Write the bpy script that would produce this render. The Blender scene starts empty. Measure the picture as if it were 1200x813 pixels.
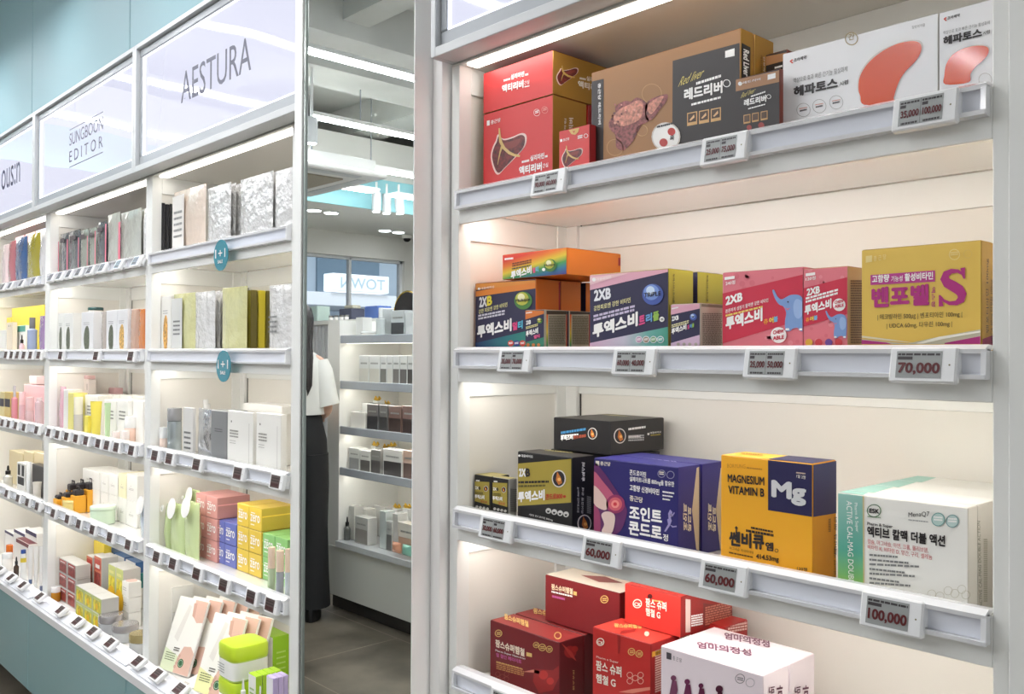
import bpy, math, random
from mathutils import Vector, Matrix
R = random.Random(7)
S = bpy.context.scene
COL = S.collection
H = 1.38                       # camera height above the floor (m)

# ------------------------------------------------------------------ camera, world, exposure
FPX, YAW, PIT, ROL = 1058.46, 0.82055, 0.008874, 0.004479
_F = Vector((-math.sin(YAW)*math.cos(PIT), math.cos(YAW)*math.cos(PIT), math.sin(PIT)))
_R = Vector((math.cos(YAW), math.sin(YAW), 0)); _U = _R.cross(_F)
_R, _U = math.cos(ROL)*_R + math.sin(ROL)*_U, -math.sin(ROL)*_R + math.cos(ROL)*_U
cam = bpy.data.cameras.new('camera'); cam.sensor_width = 36; cam.sensor_fit = 'HORIZONTAL'
cam.lens = FPX*36/1200; cam.clip_start = .02
co = bpy.data.objects.new('camera', cam); COL.objects.link(co)
m3 = Matrix((_R, _U, -_F)).transposed()
co.matrix_world = Matrix.Translation((0, 0, H)) @ m3.to_4x4()
S.camera = co
S.view_settings.view_transform = 'Standard'; S.view_settings.look = 'None'
S.view_settings.gamma = 1; S.view_settings.use_curve_mapping = False
S.view_settings.exposure = 0.18
W = bpy.data.worlds.new('world'); S.world = W; W.use_nodes = True
W.node_tree.nodes['Background'].inputs[0].default_value = (.93, .97, 1, 1)
W.node_tree.nodes['Background'].inputs[1].default_value = .55
S.cycles.use_denoising = True
S.cycles.max_bounces = 8
SHELF_W, HEAD_W, CEIL_L = .84, .55, 5.5

def _ray(px, py): return _F + (px-600)/FPX*_R - (py-406.5)/FPX*_U
def at(px, py, Y):             # the point of the vertical plane y=Y that stands there
    r = _ray(px, py); return r*(Y/r.y) + Vector((0, 0, H))
def on(px, py, z):             # the point of the horizontal plane z
    r = _ray(px, py); return r*((z-H)/r.z) + Vector((0, 0, H))
def atx(px, py, X):
    r = _ray(px, py); return r*(X/r.x) + Vector((0, 0, H))
DM = 1.0                     # plane of the wall mirror; what it shows stands in front of it
def mir(p): return Vector((p.x, 2*DM-p.y, p.z))
def mat_y(px, py, Y): return mir(at(px, py, Y))
def mon(px, py, z): return mir(on(px, py, z))
def matx(px, py, X): return mir(atx(px, py, X))
def backy(px, x):              # where a line x=const passes image column px
    r = _ray(px, 410); return x*r.y/r.x

# ------------------------------------------------------------------ materials
MC = {}
def lin(c): return tuple(((v/255+.055)/1.055)**2.4 if v/255 > .04045 else v/255/12.92 for v in c[:3]) + (1,)
def mat(name, c=(200, 200, 200), rough=.5, metal=0, coat=0, bump=0, bscale=60, emit=0, trans=0, spec=.5, vary=0, alpha=1):
    if name in MC: return MC[name]
    m = bpy.data.materials.new(name); m.use_nodes = True; MC[name] = m
    nt = m.node_tree; b = nt.nodes['Principled BSDF']; I = b.inputs
    I['Base Color'].default_value = lin(c); I['Roughness'].default_value = rough; I['Metallic'].default_value = metal
    I['Coat Weight'].default_value = coat; I['Coat Roughness'].default_value = .08
    I['Transmission Weight'].default_value = trans; I['Specular IOR Level'].default_value = spec
    if alpha < 1: I['Alpha'].default_value = alpha
    if emit: I['Emission Color'].default_value = lin(c); I['Emission Strength'].default_value = emit
    if bump or vary:
        tc = nt.nodes.new('ShaderNodeTexCoord'); n = nt.nodes.new('ShaderNodeTexNoise')
        n.inputs['Scale'].default_value = bscale; n.inputs['Detail'].default_value = 3
        nt.links.new(tc.outputs['Object'], n.inputs['Vector'])
        if bump:
            bp = nt.nodes.new('ShaderNodeBump'); bp.inputs['Strength'].default_value = bump; bp.inputs['Distance'].default_value = .01
            nt.links.new(n.outputs['Fac'], bp.inputs['Height']); nt.links.new(bp.outputs['Normal'], I['Normal'])
            if coat: nt.links.new(bp.outputs['Normal'], I['Coat Normal'])
        if vary:
            r = nt.nodes.new('ShaderNodeValToRGB'); r.color_ramp.elements[0].position = .3; r.color_ramp.elements[1].position = .7
            r.color_ramp.elements[0].color = lin([v*(1-vary) for v in c]); r.color_ramp.elements[1].color = lin([min(255, v*(1+vary*.6)) for v in c])
            nt.links.new(n.outputs['Fac'], r.inputs[0]); nt.links.new(r.outputs[0], I['Base Color'])
    return m
def C(c, rough=.45, **k):      # printed card of one colour
    return mat('card_%02x%02x%02x_%d' % (*[int(v) for v in c], rough*100), c, rough, **k)
def ramp(name, wx, wz, off, stops, rough=.4, metal=0):   # printed colour blend across the panel
    if name in MC: return MC[name]
    m = mat(name, (200, 200, 200), rough, metal); nt = m.node_tree
    tc = nt.nodes.new('ShaderNodeTexCoord'); sp = nt.nodes.new('ShaderNodeSeparateXYZ'); nt.links.new(tc.outputs['Generated'], sp.inputs[0])
    a = nt.nodes.new('ShaderNodeMath'); a.operation = 'MULTIPLY_ADD'; a.inputs[1].default_value = wx; a.inputs[2].default_value = off
    b = nt.nodes.new('ShaderNodeMath'); b.operation = 'MULTIPLY_ADD'; b.inputs[1].default_value = wz
    nt.links.new(sp.outputs['X'], a.inputs[0]); nt.links.new(sp.outputs['Z'], b.inputs[0]); nt.links.new(a.outputs[0], b.inputs[2])
    r = nt.nodes.new('ShaderNodeValToRGB'); e = r.color_ramp.elements
    e[0].position, e[0].color = stops[0][0], lin(stops[0][1]); e[1].position, e[1].color = stops[-1][0], lin(stops[-1][1])
    for p, c in stops[1:-1]:
        x = e.new(p); x.color = lin(c)
    nt.links.new(b.outputs[0], r.inputs[0]); nt.links.new(r.outputs[0], nt.nodes['Principled BSDF'].inputs['Base Color'])
    return m
WHITE = mat('white_painted_steel', (239, 239, 235), .42)
WHITE2 = mat('white_laminate', (236, 234, 229), .35, coat=.2)
IVORY = mat('ivory_back_panel', (236, 232, 224), .5)
GREY = mat('grey_aluminium', (160, 164, 168), .4)
LGREY = mat('light_grey_trim', (200, 202, 202), .4)
DARK = mat('dark_gap', (52, 48, 46), .6)
RAIL = mat('price_rail_plastic', (230, 232, 240), .12, coat=.6)
RAILW = mat('price_rail_lip', (238, 238, 240), .15, coat=.5)
TEAL = mat('teal_laminate', (128, 166, 170), .25, coat=.35)
TEALW = mat('teal_wall_panel', (132, 164, 170), .6)
LED = mat('led_diffuser', (255, 250, 240), .5, emit=3.2)
CLED = mat('ceiling_led_diffuser', (246, 248, 255), .5, emit=16)
INK, WINK = C((40, 34, 36)), C((250, 250, 250))
CLEAR = mat('clear_acrylic', (250, 252, 252), .04, trans=1)

# ------------------------------------------------------------------ mesh builder
class MB:
    def __init__(s): s.v, s.f, s.m, s.mats, s.sm = [], [], [], [], []
    def mi(s, m):
        if m not in s.mats: s.mats.append(m)
        return s.mats.index(m)
    def add(s, vs, fs, m, smooth=False):
        o = len(s.v); i = s.mi(m); s.v += [Vector(v) for v in vs]
        for f in fs: s.f.append([o+k for k in f]); s.m.append(i); s.sm.append(smooth)
        return s
    def box(s, x0, y0, z0, x1, y1, z1, m, c=.0012):
        if x0 > x1: x0, x1 = x1, x0
        if y0 > y1: y0, y1 = y1, y0
        if z0 > z1: z0, z1 = z1, z0
        c = min(c, (x1-x0)*.3, (y1-y0)*.3, (z1-z0)*.3)
        lo, hi = (x0, y0, z0), (x1, y1, z1); vs, idx = [], {}
        for sx in (0, 1):
            for sy in (0, 1):
                for sz in (0, 1):
                    g = (sx, sy, sz)
                    for a in range(3):
                        p = [(hi[k]-c if g[k] else lo[k]+c) for k in range(3)]; p[a] = hi[a] if g[a] else lo[a]
                        idx[g, a] = len(vs); vs.append(p)
        fs = []
        def G(a, s_, b, t, c_, u): k = [0, 0, 0]; k[a] = s_; k[b] = t; k[c_] = u; return tuple(k)
        for a in range(3):
            b, d = (a+1) % 3, (a+2) % 3
            for q in (0, 1):
                r = [idx[G(a, q, b, t, d, u), a] for t, u in ((0, 0), (1, 0), (1, 1), (0, 1))]
                fs.append(r if q else r[::-1])
            for t in (0, 1):
                for u in (0, 1):           # edge along a between faces b and d
                    r = [idx[G(a, 0, b, t, d, u), b], idx[G(a, 1, b, t, d, u), b], idx[G(a, 1, b, t, d, u), d], idx[G(a, 0, b, t, d, u), d]]
                    fs.append(r if t == u else r[::-1])
        for g in [(x, y, z) for x in (0, 1) for y in (0, 1) for z in (0, 1)]:
            r = [idx[g, 0], idx[g, 1], idx[g, 2]]; fs.append(r if sum(g) % 2 else r[::-1])
        return s.add(vs, fs, m)
    def obox(s, O, U, V, N, m):    # parallelepiped
        O, U, V, N = map(Vector, (O, U, V, N)); p = [O, O+U, O+U+V, O+V]; q = [a+N for a in p]
        return s.add(p+q, [(3, 2, 1, 0), (4, 5, 6, 7), (0, 1, 5, 4), (1, 2, 6, 5), (2, 3, 7, 6), (3, 0, 4, 7)], m)
    def lathe(s, prof, m, c=(0, 0, 0), n=24, sx=1, sy=1, rot=None):
        c = Vector(c); vs = []
        for r, z in prof:
            for k in range(n):
                a = 2*math.pi*k/n; p = Vector((r*math.cos(a)*sx, r*math.sin(a)*sy, z))
                vs.append(c + (rot @ p if rot else p))
        fs = [(j*n+k, j*n+(k+1) % n, (j+1)*n+(k+1) % n, (j+1)*n+k) for j in range(len(prof)-1) for k in range(n)]
        if prof[0][0] > 1e-6: fs.append(tuple(range(n))[::-1])
        if prof[-1][0] > 1e-6: fs.append(tuple((len(prof)-1)*n+k for k in range(n)))
        return s.add(vs, fs, m, True)
    def tube(s, pts, rad, m, n=10):
        pts = [Vector(p) for p in pts]; vs = []
        if not isinstance(rad, (list, tuple)): rad = [rad]*len(pts)
        for i, p in enumerate(pts):
            d = (pts[min(i+1, len(pts)-1)]-pts[max(i-1, 0)]).normalized()
            a = d.cross(Vector((0, 0, 1)) if abs(d.z) < .9 else Vector((1, 0, 0))).normalized(); b = d.cross(a)
            for k in range(n):
                t = 2*math.pi*k/n; vs.append(p+rad[i]*(a*math.cos(t)+b*math.sin(t)))
        fs = [(j*n+k, (j+1)*n+k, (j+1)*n+(k+1) % n, j*n+(k+1) % n) for j in range(len(pts)-1) for k in range(n)]
        fs += [tuple(range(n)), tuple((len(pts)-1)*n+k for k in range(n))[::-1]]
        return s.add(vs, fs, m, True)
    def loft(s, rings, m, cap=True):   # rings: lists of equal length points
        n = len(rings[0]); vs = [p for r in rings for p in r]
        fs = [(j*n+k, j*n+(k+1) % n, (j+1)*n+(k+1) % n, (j+1)*n+k) for j in range(len(rings)-1) for k in range(n)]
        if cap: fs += [tuple(range(n))[::-1], tuple((len(rings)-1)*n+k for k in range(n))]
        return s.add(vs, fs, m, True)
    def prism(s, prof, x0, x1, m):     # (y, z) outline swept along x
        n = len(prof); vs = [(x0, y, z) for y, z in prof]+[(x1, y, z) for y, z in prof]
        fs = [(k, (k+1) % n, n+(k+1) % n, n+k) for k in range(n)]+[tuple(range(n))[::-1], tuple(range(n, 2*n))]
        return s.add(vs, fs, m)
    def build(s, name, parent=None, origin=None):
        me = bpy.data.meshes.new(name)
        o = Vector(origin) if origin else Vector((0, 0, 0))
        me.from_pydata([v-o for v in s.v], [], s.f)
        for m in s.mats: me.materials.append(m)
        me.polygons.foreach_set('material_index', s.m); me.polygons.foreach_set('use_smooth', s.sm); me.update()
        if any(s.sm): me.set_sharp_from_angle(angle=math.radians(38))
        ob = bpy.data.objects.new(name, me); COL.objects.link(ob)
        if parent:
            ob.parent = parent
        elif origin: ob.location = o
        return ob
def empty(name, loc=(0, 0, 0), rz=0):
    o = bpy.data.objects.new(name, None); COL.objects.link(o); o.location = loc; o.rotation_euler.z = rz; o.empty_display_size = .02
    return o
LABELS = {}
def tag(o, label, cat, group=None):
    o['label'] = label; o['category'] = cat
    if group: o['group'] = group
    return o
def struct(o): o['kind'] = 'structure'; return o
def copy_tree(o, loc=None):
    c = o.copy(); COL.objects.link(c)
    if loc is not None: c.location = loc
    for ch in list(o.children):
        d = ch.copy(); COL.objects.link(d); d.parent = c
        for g in list(ch.children):
            e = g.copy(); COL.objects.link(e); e.parent = d
    return c

# ------------------------------------------------------------------ lettering and printing on faces
TC = {}
def glyphs(s, bold=0.0):
    k = (s, bold)
    if k in TC: return TC[k]
    c = bpy.data.curves.new('t', 'FONT'); c.body = s; c.resolution_u = 3
    o = bpy.data.objects.new('t', c); COL.objects.link(o)
    me = bpy.data.meshes.new_from_object(o.evaluated_get(bpy.context.evaluated_depsgraph_get()))
    V0 = [v.co.xy for v in me.vertices]; F0 = [tuple(p.vertices) for p in me.polygons]; n = len(V0)
    D_ = [(0, 0)] if bold < .008 else [(bold*math.cos(math.pi*a/3+.5), bold*math.sin(math.pi*a/3+.5)) for a in range(6)]
    P_ = [(p.x+dx_, p.y+dy_) for dx_, dy_ in D_ for p in V0]; fs = [tuple(i+n*j for i in f) for j in range(len(D_)) for f in F0]
    xs = [p[0] for p in P_]; ys = [p[1] for p in P_]
    x0, y0, w, h = min(xs), min(ys), max(xs)-min(xs) or 1, max(ys)-min(ys) or 1
    vs = [((p[0]-x0)/w, (p[1]-y0)/h, (i//n)*.09) for i, p in enumerate(P_)]
    bpy.data.objects.remove(o); bpy.data.curves.remove(c); bpy.data.meshes.remove(me)
    TC[k] = (vs, fs, w/h); return TC[k]
class Face:
    def __init__(s, mb, O, U, V):
        s.mb, s.O, s.U, s.V = mb, Vector(O), Vector(U), Vector(V); s.N = s.U.cross(s.V).normalized(); s.asp = s.U.length/s.V.length
    def P(s, u, v, l=0): return s.O+s.U*u+s.V*v+s.N*(.0004+.0003*l)
    def poly(s, pts, m, l=0):
        s.mb.add([s.P(u, v, l) for u, v in pts], [tuple(range(len(pts)))], m); return s
    def rect(s, u0, v0, u1, v1, m, l=0): return s.poly([(u0, v0), (u1, v0), (u1, v1), (u0, v1)], m, l)
    def disc(s, u, v, r, m, l=1, n=24, sy=1):   # r in units of face height
        return s.poly([(u+r/s.asp*math.cos(2*math.pi*k/n), v+r*sy*math.sin(2*math.pi*k/n)) for k in range(n)], m, l)
    def ring(s, u, v, r, w, m, l=2, n=24):
        vs = []
        for k in range(n):
            a = 2*math.pi*k/n
            for q in (r, r-w): vs.append(s.P(u+q/s.asp*math.cos(a), v+q*math.sin(a), l))
        s.mb.add(vs, [(2*k, (2*k+2) % (2*n), (2*k+3) % (2*n), 2*k+1) for k in range(n)], m); return s
    def text(s, t, u0, v0, u1, v1, m, bold=.02, slope=0, slant=0, l=2):
        vs, fs, _ = glyphs(t, bold)
        s.mb.add([s.P(u0+a*(u1-u0)+slant*b*(v1-v0)/s.asp, v0+b*(v1-v0)+slope*a, l+e) for a, b, e in vs], fs, m); return s
    def vtext(s, t, u0, v0, u1, v1, m, bold=.02, l=2):   # reads downwards
        vs, fs, _ = glyphs(t, bold)
        s.mb.add([s.P(u0+b*(u1-u0), v1-a*(v1-v0), l+e) for a, b, e in vs], fs, m); return s
    def lines(s, u0, v0, u1, v1, n, m, slope=0, l=2, fill=.6, seed=1):   # print too small to read
        q = random.Random(seed); h = (v1-v0)/n
        for i in range(n):
            v = v1-(i+1)*h; u = u0
            while u < u1:
                w = min(u1-u, (u1-u0)*q.uniform(.05, .2)); a, b = u, u+w*.85
                s.poly([(a, v+slope*(a-u0)/(u1-u0)), (b, v+slope*(b-u0)/(u1-u0)), (b, v+h*fill+slope*(b-u0)/(u1-u0)), (a, v+h*fill+slope*(a-u0)/(u1-u0))], m, l)
                u += w
        return s

# ------------------------------------------------------------------ room
D, YB = 1.06, 1.37            # front and back planes of the wall units
def st(name, fn):
    b = MB(); fn(b); return struct(b.build(name))
def floor_mat():
    m = mat('grey_stone_tile', (118, 110, 100), .32); nt = m.node_tree; p = nt.nodes['Principled BSDF']
    tc = nt.nodes.new('ShaderNodeTexCoord'); n = nt.nodes.new('ShaderNodeTexNoise'); n.inputs['Scale'].default_value = 3.5; n.inputs['Detail'].default_value = 8
    r = nt.nodes.new('ShaderNodeValToRGB'); r.color_ramp.elements[0].color = lin((74, 68, 58)); r.color_ramp.elements[1].color = lin((116, 108, 96))
    r.color_ramp.elements[0].position = .35; r.color_ramp.elements[1].position = .68
    br = nt.nodes.new('ShaderNodeTexBrick'); br.offset = .5; br.inputs['Scale'].default_value = 1; br.inputs['Mortar Size'].default_value = .003
    br.inputs['Brick Width'].default_value = 1.2; br.inputs['Row Height'].default_value = .6; br.inputs['Mortar'].default_value = lin((140, 130, 116))
    nt.links.new(tc.outputs['Object'], n.inputs[0]); nt.links.new(n.outputs[0], r.inputs[0]); nt.links.new(tc.outputs['Object'], br.inputs[0])
    nt.links.new(r.outputs[0], br.inputs['Color1']); nt.links.new(r.outputs[0], br.inputs['Color2']); nt.links.new(br.outputs[0], p.inputs['Base Color'])
    return m
st('floor', lambda b: b.box(-7.2, -5.2, -.05, 1.6, 1.5, 0, floor_mat()))
CZ = 3.13
CEILM = mat('painted_concrete_ceiling', (203, 203, 197), .8, vary=.06, bscale=2.5)
st('ceiling', lambda b: b.box(-7.2, -5.2, CZ, 1.6, 1.5, CZ+.1, CEILM))
XW = -6.5
WALL = mat('white_plaster_wall', (226, 224, 216), .6)
w1 = matx(474, 306, XW); wy0, wy1, wz1, wz0 = w1.y, -1.05, w1.z, H+.10
def wl(b):
    b.box(XW-.12, -5.2, 0, XW, 1.4, wz0, WALL); b.box(XW-.12, -5.2, wz1, XW, 1.4, CZ, WALL)
    b.box(XW-.12, -5.2, wz0, XW, wy0, wz1, WALL); b.box(XW-.12, wy1, wz0, XW, 1.4, wz1, WALL)
st('wall_left', wl)
st('wall_back', lambda b: b.box(-7.2, -5.3, 0, 1.6, -5.2, CZ, WALL))
def wn(b):
    f = mat('window_frame_white', (222, 224, 224), .4); y = matx(413, 300, XW).y
    for a, c in ((wy0, wy0+.03), (wy1-.03, wy1), (y-.012, y+.012)): b.box(XW-.08, a, wz0, XW-.03, c, wz1, f)
    b.box(XW-.08, wy0, wz1-.025, XW-.03, wy1, wz1, f); b.box(XW-.08, wy0, wz0, XW-.03, wy1, wz0+.03, f)
    b.box(XW-.058, wy0, wz0, XW-.052, wy1, wz1, mat('window_glass', (245, 250, 255), .02, trans=1))
st('window_1', wn)
st('wall_front', lambda b: b.box(-6.5, YB+.02, 0, 1.4, YB+.1, CZ, WALL))
sof = 1.025+H; sx = on(420, 243, sof).x
st('trim_1', lambda b: b.box(XW, -5.2, sof, sx-.012, .9, sof+.5, WALL))         # lowered soffit by the window
st('trim_2', lambda b: b.box(sx-.012, -5.2, sof, sx, .9, sof+.22, mat('aqua_fascia', (150, 208, 214), .5)))
def beams(b):
    y0, y1 = -5.2, .9
    x = on(420, 112, 1.50+H).x
    b.box(x-.0, y0, 1.5+H, x+.32, y1, CZ, CEILM)
    x = on(420, 50, 1.52+H).x; b.box(x-.25, y0, 1.52+H, x+.02, y1, CZ, CEILM)
    b.box(-6, -1.74, 1.55+H, 1, -1.49, CZ, CEILM); b.box(-6, -.49, 1.6+H, 1, -.34, CZ, CEILM)
st('trim_3', beams)
def tealwall(b):
    for x0, x1 in ((-4.9, -3.877), (-3.872, -2.846), (-2.841, -1.87)): b.box(x0, 1.03, .938+H, x1, 1.05, CZ, TEALW, .002)
    b.box(-4.9, 1.036, .923+H, -1.87, 1.36, .945+H, DARK); b.box(-4.9, 1.05, .945+H, -1.87, YB, CZ, TEALW)
st('wall_upper', tealwall)

# pilasters between the units
CX0, CX1, MX0, MX1 = at(343.3, 400, .995).x, at(351.8, 400, .995).x, at(358, 400, DM).x, at(483.5, 400, DM).x
def pil(b):
    b.box(CX0, .995, 0, CX1, DM+.06, CZ-.001, WHITE); b.box(CX1, .9985, 0, CX1+.006, DM+.06, CZ-.001, DARK)
    b.box(CX1+.006, .9965, 0, MX0-.0005, DM+.06, CZ-.001, mat('polished_edge', (170, 178, 172), .2, metal=.4))
    b.box(-1.862, 1.062, 0, MX0, YB, CZ-.001, WHITE)
st('trim_4', pil)
t = tag(empty('wall_mirror', ((MX0+MX1)/2, DM, 0)), 'tall narrow mirror between the two shelf units, reflecting the shop', 'mirror'); w = (MX1-MX0)/2
MB().box(-w, 0, 0, w, .004, CZ-.002, mat('mirror_silver', (236, 240, 238), .0, metal=1), .0005).build('mirror_glass', t)
MB().box(-w, .0045, 0, w, .04, CZ-.002, DARK).build('backing_board', t)
PANEL = mat('white_gloss_panel', (250, 248, 246), .4)
st('trim_5', lambda b: (b.box(MX1+.0005, .999, 0, MX1+.004, YB, CZ, PANEL), b.box(MX1+.004, 1.04, 0, -1.309, YB, CZ, PANEL)))
st('trim_6', lambda b: (b.box(-.3475, 1.055, 0, .25, 1.075, CZ, WHITE), b.box(-.35, 1.06, 0, -.3465, 1.075, CZ, mat('seam_grey', (150, 150, 146), .5))))

# ------------------------------------------------------------------ shelf units
SURF = .018                   # the boards lie this much below the lip of the price rail
SHELFM = mat('glossy_white_shelf', (232, 230, 224), .18, coat=.5)
LV = [.293, .003, -.287, -.58, -.925]
def strip_light(x0, x1, y, z, w, tilt, name='strip_light', width=.014, col=(1, .967, .925)):
    l = bpy.data.lights.new(name, 'AREA'); l.shape = 'RECTANGLE'; l.size = x1-x0; l.size_y = width; l.energy = w; l.color = col
    o = bpy.data.objects.new(name, l); COL.objects.link(o); o.location = ((x0+x1)/2, y, z); o.rotation_euler = (tilt, 0, 0)
    return o
def shelf_unit(label, x0, x1, xl, xr, teal=True, levels=LV, gx=None):
    t = tag(empty('shelf_unit', ((x0+x1)/2, D, 0)), label, 'shelf unit', 'white shop shelf units along the wall')
    ox = Vector(t.location)
    def P(name, fn, par=t):
        b = MB(); fn(b); b.v = [v-ox for v in b.v]; return b.build(name, par)
    zt = .535+H
    P('upright', lambda b: b.box(xl, D, 0, x0, D+.03, zt, WHITE)); P('upright', lambda b: b.box(x1, D, 0, xr, D+.03, zt, WHITE))
    for s_, (a, c) in ((1, (x0-.012, x0)), (-1, (x1, x1+.012))):
        def sp(b):
            b.box(a if s_ > 0 else a+.004, D+.03, 0, c-.004 if s_ > 0 else c, YB, zt, IVORY)
            for z in [LV_+H-.031 for LV_ in levels[:-1]]+[zt]:
                b.box(a, D+.03, z-.05, c, YB, z, WHITE, .0008)
            b.box(a-(.002 if s_ < 0 else 0), YB-.05, 0, c+(.002 if s_ > 0 else 0), YB, zt, WHITE, .0008)
        P('side_panel', sp)
    def bp(b):
        b.box(x0, YB-.012, .3, x1, YB, zt, IVORY)
        for z in [LV_+H-.031 for LV_ in levels[:-1]]+[zt]: b.box(x0, YB-.016, z-.05, x1, YB-.012, z, WHITE, .0008)
        for x in (x0, x1-.03): b.box(x, YB-.024, .3, x+.03, YB-.011, zt, WHITE, .001)
        for x in (x0+.031, x1-.034): b.box(x, YB-.0135, .3, x+.003, YB-.0118, zt, DARK, .0002)
    P('back_panel', bp)
    P('top_panel', lambda b: b.box(xl, 1.0602, zt, xr, YB, zt+.0045, SHELFM))
    LY = 1.088 if teal else 1.078
    def ls(b): b.box(x0+.015, LY-.013, zt-.004, x1-.015, LY+.013, zt, LED, .0015)
    P('led_strip', ls)
    strip_light(x0+.03, x1-.03, LY, zt-.0055, HEAD_W*(x1-x0), math.radians(24), width=.024)
    for i, L in enumerate(levels):
        z = L+H
        if i == 4:
            s = P('shelf', lambda b: (b.box(x0, D+.002, z-.045, x1, YB-.02, z-.02, WHITE2),))
            def lg(b):
                b.prism([(D+.0, z+.002), (1.0, z-.020), (1.0, z-.044), (D, z-.044)], xl, xr, RAILW)
                b.obox((xl+.02, D-.008, z+.0015), (xr-xl-.04, 0, 0), (0, -.044, -.0155), (0, -.0006, .002), RAIL)
            P('ledge', lg)
            continue
        def bd(b):
            b.box(x0+.001, D+.008, z-.031, x1-.001, YB-.025, z-SURF, SHELFM, .001)
        s = P('shelf', bd)
        P('fascia', lambda b: b.box(x0, D, z-.053, x1, D+.008, z+.004, WHITE, .001), s)
        def rl(b):
            a, c = x0+.003, x1-.003
            b.prism([(D, z-.023), (D-.004, z-.023), (D-.006, z+.006), (D, z+.006)], a, c, RAIL)
            b.prism([(D+.012, z+.010), (D+.012, z+.006), (D-.012, z+.001), (D-.013, z+.006), (D-.002, z+.011)], a, c, RAILW)
            b.prism([(D, z-.028), (D-.014, z-.0275), (D-.015, z-.0225), (D-.012, z-.022), (D-.004, z-.024), (D, z-.022)], a, c, RAILW)
            for x in (a, c-.004): b.prism([(D-.0005, z-.0262), (D-.0133, z-.0262), (D-.0123, z+.0042), (D-.0005, z+.0042)], x-.0008, x+.0048, RAILW)
        P('price_rail', rl, s)
        P('led_strip', lambda b: b.box(x0+.01, D+.010, z-.041, x1-.01, D+.024, z-.031, LED, .001), s)
        strip_light(x0+.012, x1-.012, D+.030, z-.0375, SHELF_W*(.78 if teal else 1.05)*(x1-x0), math.radians(38))
    m = TEAL if teal else WHITE
    zb = levels[-1]+H-.046 if teal else -.62+H
    if teal:
        P('door_panel', lambda b: b.box(xl+.0015, 1.003, .103, xr-.0015, 1.02, zb, m, .002))
        P('kick_plate', lambda b: b.box(xl, D+.03, 0, xr, D+.05, .11, DARK))
        P('base_carcass', lambda b: b.box(x0, 1.02, .1, x1, YB, zb-.01, m))
    return t
shelf_unit('white shelf bay nearest the tall mirror, filled with film-wrapped masks and small cartons', -2.733, -1.893, -2.757, -1.863)
shelf_unit('middle white shelf bay of the cosmetics wall, with orange pouches and jars', -3.73, -2.78, -3.76, -2.757)
shelf_unit('farthest white shelf bay of cosmetics, cut by left edge of picture', -4.74, -3.79, -4.77, -3.76)
shelf_unit('white shelf bay of medicine cartons on the right', -1.283, -.365, -1.3055, -.3475, teal=False, levels=LV[:4]+[-.9])

# lit header signs
def sign_mat(name, c):
    m = mat(name, c, .12, emit=.80, coat=.25, spec=.25); nt = m.node_tree; b = nt.nodes['Principled BSDF']
    b.inputs['Base Color'].default_value = (.06, .06, .07, 1); b.inputs['Coat Roughness'].default_value = .03; b.inputs['Roughness'].default_value = .03
    tc = nt.nodes.new('ShaderNodeTexCoord'); mp = nt.nodes.new('ShaderNodeMapping'); n = nt.nodes.new('ShaderNodeTexNoise'); bp = nt.nodes.new('ShaderNodeBump')
    n.inputs['Scale'].default_value = 2.6; n.inputs['Detail'].default_value = 0; bp.inputs['Strength'].default_value = .16; bp.inputs['Distance'].default_value = .03
    nt.links.new(tc.outputs['Object'], mp.inputs[0]); nt.links.new(mp.outputs[0], n.inputs[0]); nt.links.new(n.outputs[0], bp.inputs['Height'])
    nt.links.new(bp.outputs[0], b.inputs['Normal']); nt.links.new(bp.outputs[0], b.inputs['Coat Normal'])
    return m
SIGN = sign_mat('lit_sign_acrylic', (232, 234, 254))
EDGE = mat('edge_lit_rim', (240, 244, 255), .4, emit=1.6)
SINK = mat('sign_lettering', (70, 70, 92), .5)
def sign(label, x0, x1, art, z0=.54, z1=.922, yf=1.01, depth=.05):
    t = tag(empty('light_box_sign', ((x0+x1)/2, yf, z0+H)), label, 'lit sign', 'lit brand signs above the shelves'); o = Vector(t.location)
    z0 += H; z1 += H
    def P(name, fn, par=t): b = MB(); fn(b); b.v = [v-o for v in b.v]; return b.build(name, par)
    def fr(b):
        w = .014
        b.box(x0, yf, z0, x0+w, yf+depth, z1, LGREY); b.box(x1-w, yf, z0, x1, yf+depth, z1, LGREY)
        b.box(x0+w, yf, z0, x1-w, yf+depth, z0+w+.004, LGREY); b.box(x0+w, yf, z1-w, x1-w, yf+depth, z1, LGREY)
        b.box(x0+w, yf+.034, z0+w, x1-w, yf+depth, z1-w, LGREY)
    P('outer_frame', fr)
    a, c, e, g = x0+.014, x1-.014, z0+.018, z1-.014
    def inn(b):
        w = .03; y = yf+.012
        b.box(a, y, e+w, a+w*.6, y+.02, g-w*.8, GREY, .002); b.box(c-w*.6, y, e+w, c, y+.02, g-w*.8, GREY, .002)
        b.box(a, y, e, c, y+.02, e+w, GREY, .003); b.box(a, y, g-w*.8, c, y+.02, g, GREY, .003)
    P('inner_frame', inn)
    a += .018; c -= .018; e += .03; g -= .024
    P('light_panel', lambda b: b.box(a, yf+.018, e, c, yf+.03, g, SIGN, .001))
    def rim(b):
        w = .006; y = yf+.0145
        b.box(a, y, e+w*.6, a+w, y+.0035, g-w*.6, EDGE, .0005); b.box(c-w, y, e+w*.6, c, y+.0035, g-w*.6, EDGE, .0005)
        b.box(a, y, e, c, y+.0035, e+w*.6, EDGE, .0005); b.box(a, y, g-w*.6, c, y+.0035, g, EDGE, .0005)
    P('lit_rim', rim)
    if art:
        b = MB(); f = Face(b, (a, yf+.018, e), (c-a, 0, 0), (0, 0, g-e)); art(f, lambda X: (X-a)/(c-a), lambda Z: (Z+H-e)/(g-e)); b.v = [v-o for v in b.v]; b.build('lettering', t)
    return t
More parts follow.
